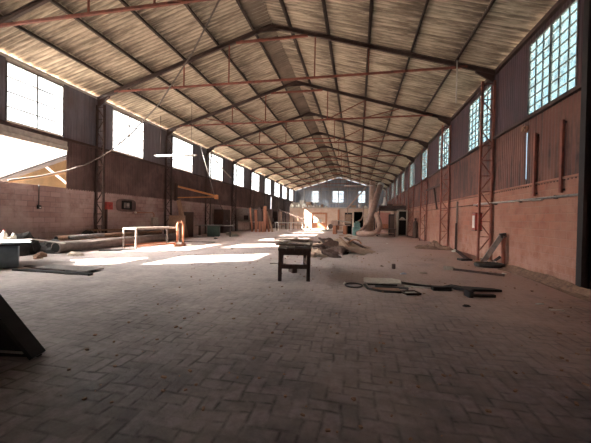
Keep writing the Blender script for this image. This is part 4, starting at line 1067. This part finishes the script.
MB().tube([(-0.3, 0, 0.0), (-0.3, 0, 3.1)], 0.06, 8).build('mast', 'duct', cb)
MB().tube([(-0.4, 0, 2.9), (1.95, 0, 5.7)], 0.09, 8).build('boom', 'duct', cb)
cb = thing('cross_pipe', 'thin horizontal pipe high across the two ducts', 'pipe', (0.6, 34.05, 5.25))
MB().tube([(-2.1, 0, 0.0), (1.0, 0, 0.0)], 0.04, 6).build('pipe', 'pale_steel', cb)
MB().tube([(-2.07, 0, 0.0), (-2.07, 0, 4.69)], 0.012, 5).build('hanger', 'dark_steel', cb)
# right loft over machines
lf = thing('steel_loft', 'dark steel loft platform under the right wall windows', 'loft', (3.5, 37.5, 0))
MB().box((0, 0, 2.85), (2.7, 9.0, 0.14)).build('deck', 'dark_steel', lf)
for a in (-1, 1): MB().box((a * 1.3, 0, 2.68), (0.10, 9.0, 0.24)).build('edge_beam', 'dark_steel', lf)
for a in (-1, 1):
    for c in (-4.4, 0, 4.4): MB().box((a * 1.25, c, 1.38), (0.12, 0.12, 2.76)).build('post', 'dark_steel', lf)
MB().box((0, -4.5, 3.0), (2.7, 0.06, 0.2)).build('toe_board', 'dark_steel', lf)
for k, (x, y, dx, dz, m, lab) in enumerate([(3.0, 36.2, 0.5, 1.3, 'white', 'tall white bundle standing on the steel loft'), (3.7, 37.0, 0.9, 0.5, 'wood_dark', 'dark crate on the steel loft'), (4.3, 35.5, 0.9, 0.4, 'wood', 'brown crate on the steel loft'), (3.2, 39.0, 0.9, 0.9, 'rag', 'pale sack pile on the steel loft')]):
    q = MB()
    if 'crate' in lab:
        for a in range(3): q.box((0, -dx / 2, dz * (a + 0.5) / 3), (dx, 0.03, dz / 3 - 0.02)); q.box((0, dx / 2, dz * (a + 0.5) / 3), (dx, 0.03, dz / 3 - 0.02)); q.box((-dx / 2, 0, dz * (a + 0.5) / 3), (0.03, dx, dz / 3 - 0.02)); q.box((dx / 2, 0, dz * (a + 0.5) / 3), (0.03, dx, dz / 3 - 0.02))
        q.box((0, 0, 0.02), (dx, dx, 0.04))
        nm = 'crate'
    else: q.blob((0, 0, 0), (dx / 2, dx / 2, dz), 80 + k, 0.15); nm = 'sack'
    tag(q.build(nm, m, None, (x, y, 2.92)), lab, nm)
rp = thing('red_screen', 'large faded red panel standing under the steel loft', 'panel', (3.4, 42.9, 0))
MB().box((0, 0, 1.55), (1.9, 0.06, 2.1)).build('face', 'pink', rp)
for a in (-1, 1): MB().box((a * 0.85, 0.05, 1.3), (0.10, 0.10, 2.6)).build('leg', 'dark_steel', rp)
wt = thing('low_workbench', 'low dark workbench under the steel loft', 'workbench', (2.7, 31.0, 0), 0.1)
MB().box((0, 0, 0.72), (1.8, 0.8, 0.08)).build('top', 'wood_dark', wt)
for a in (-1, 1):
    for c in (-1, 1): MB().box((a * 0.8, c * 0.34, 0.34), (0.09, 0.09, 0.68)).build('leg', 'dark_steel', wt)
MB().box((0, 0, 0.3), (1.7, 0.7, 0.05)).build('shelf', 'wood', wt)
tag(MB().box((0, 0, 0.22), (0.7, 0.4, 0.44), bev=0.04).build('tool_box', 'rust_bright', None, (2.6, 31.0, 0.76), 0.2), 'rusty tool box on the low dark workbench', 'tool box')
dk = thing('dark_locker', 'dark locker under the steel loft beside the pale door frame', 'locker', (3.6, 33.6, 0))
MB().box((0, 0, 1.1), (0.7, 0.6, 2.2), bev=0.02).build('body', 'dark_void', dk)
MB().box((0.0, -0.31, 1.1), (0.6, 0.02, 2.0)).build('door', 'wood_dark', dk)
dk = thing('pale_post', 'pale post left of the pale door frame', 'post', (3.75, 32.2, 0))
MB().box((0, 0, 1.2), (0.16, 0.16, 2.4)).build('shaft', 'duct', dk)
MB().box((0, 0, 2.42), (0.6, 0.2, 0.08)).build('cap', 'duct', dk)
df = thing('cabinet_frame', 'pale open cabinet frame with a dark inside by the right wall', 'cabinet', (4.45, 32.4, 0), 0.15)
for a in (-1, 1): MB().box((a * 0.48, 0, 1.3), (0.12, 0.5, 2.6)).build('side', 'wood_pale', df)
for z in (0.06, 1.65, 2.55): MB().box((0, 0, z), (0.86, 0.5, 0.10)).build('shelf', 'wood_pale', df)
MB().box((0, 0.22, 1.3), (0.86, 0.04, 2.4)).build('back', 'dark_void', df)
tag(MB().blob((0, 0, 0), (0.25, 0.15, 0.2), 90, 0.2).build('bundle', 'wood_pale', None, (4.4, 32.3, 1.70)), 'grey bundle on the middle shelf of the pale cabinet frame', 'bundle')
rk = thing('gas_bottle', 'tall brown gas bottle chained to the right wall', 'gas bottle', (5.2, 29.6, 0))
MB().lathe([(0.20, 0), (0.22, 0.03), (0.22, 1.35), (0.15, 1.52), (0.06, 1.58), (0.06, 1.66)], n=16).build('cylinder', 'wood_dark', rk)
MB().lathe([(0.09, 1.66), (0.09, 1.80)], n=10).build('valve_cap', 'dark_steel', rk)
plank((5.1, 25.0, 0.02), (5.42, 26.8, 2.1), 0.05, 0.05, 'dark_steel', 'thin bar leaning on the right wall before the gas bottle', 'leaning_bar', 'bar')

# ------------------------------------------------------------------ cables and lamp overhead on the left
cbp = [(-4.72, 10.3, 9.9), (-7.2, 12.3, 8.76), (-9.68, 13.5, 7.07), (-11.63, 13.9, 5.73), (-12.7, 13.9, 4.98), (-13.2, 13.75, 4.6), (-13.45, 13.0, 4.05), (-13.55, 12.2, 3.66), (-13.55, 10.9, 3.2), (-13.5, 9.6, 2.86)]
tag(MB().tube(cbp, 0.036, 6).build('slack_cable', 'rope'), 'long slack cable strung from the roof across the nearest left windows', 'cable')
ft = thing('tube_light', 'unlit fluorescent batten hanging by two wires before the third left window', 'tube light', (-11.85, 18.3, 5.58), 0.04)
MB().box((0, 0, 0.0), (3.0, 0.12, 0.08), rz=0).build('batten', 'pale_steel', ft)
MB().tube([(-1.4, 0, -0.06), (1.4, 0, -0.06)], 0.025, 8).build('tube', 'white', ft)
for a in (-1.1, 1.1): MB().tube([(a, 0, 0.04), (a, 0, roof_z(-11.85 + a) - 5.58 - 0.05)], 0.012, 5).build('wire', 'dark_steel', ft)
tag(MB().tube([(-13.3, 26.0, 7.3), (-12.7, 27.2, 6.2), (-12.2, 28.2, 5.4)], 0.05, 6).build('diagonal_strut', 'pale_steel'), 'pale strut slanting across the fourth left window', 'strut')
# crumbs of brick, chips and dust balls over the paving: nobody could count them
rnd = random.Random(3)
cr = MB()
for k in range(420):
    y = 2.2 + 14 * rnd.random() ** 1.3
    x = rnd.uniform(-0.55 * y - 1.5, min(5.2, 0.55 * y + 1.5))
    if x < -12: continue
    s_ = rnd.uniform(0.006, 0.022) * (1 + y / 14)
    cr.box((x, y, s_ * 0.3), (s_ * rnd.uniform(0.8, 2.2), s_, s_ * 0.6), rz=rnd.uniform(0, 3))
o_ = cr.build('floor_crumbs', 'wood')
tag(o_, 'brown crumbs and chips scattered over the paving', 'crumbs', kind='stuff')
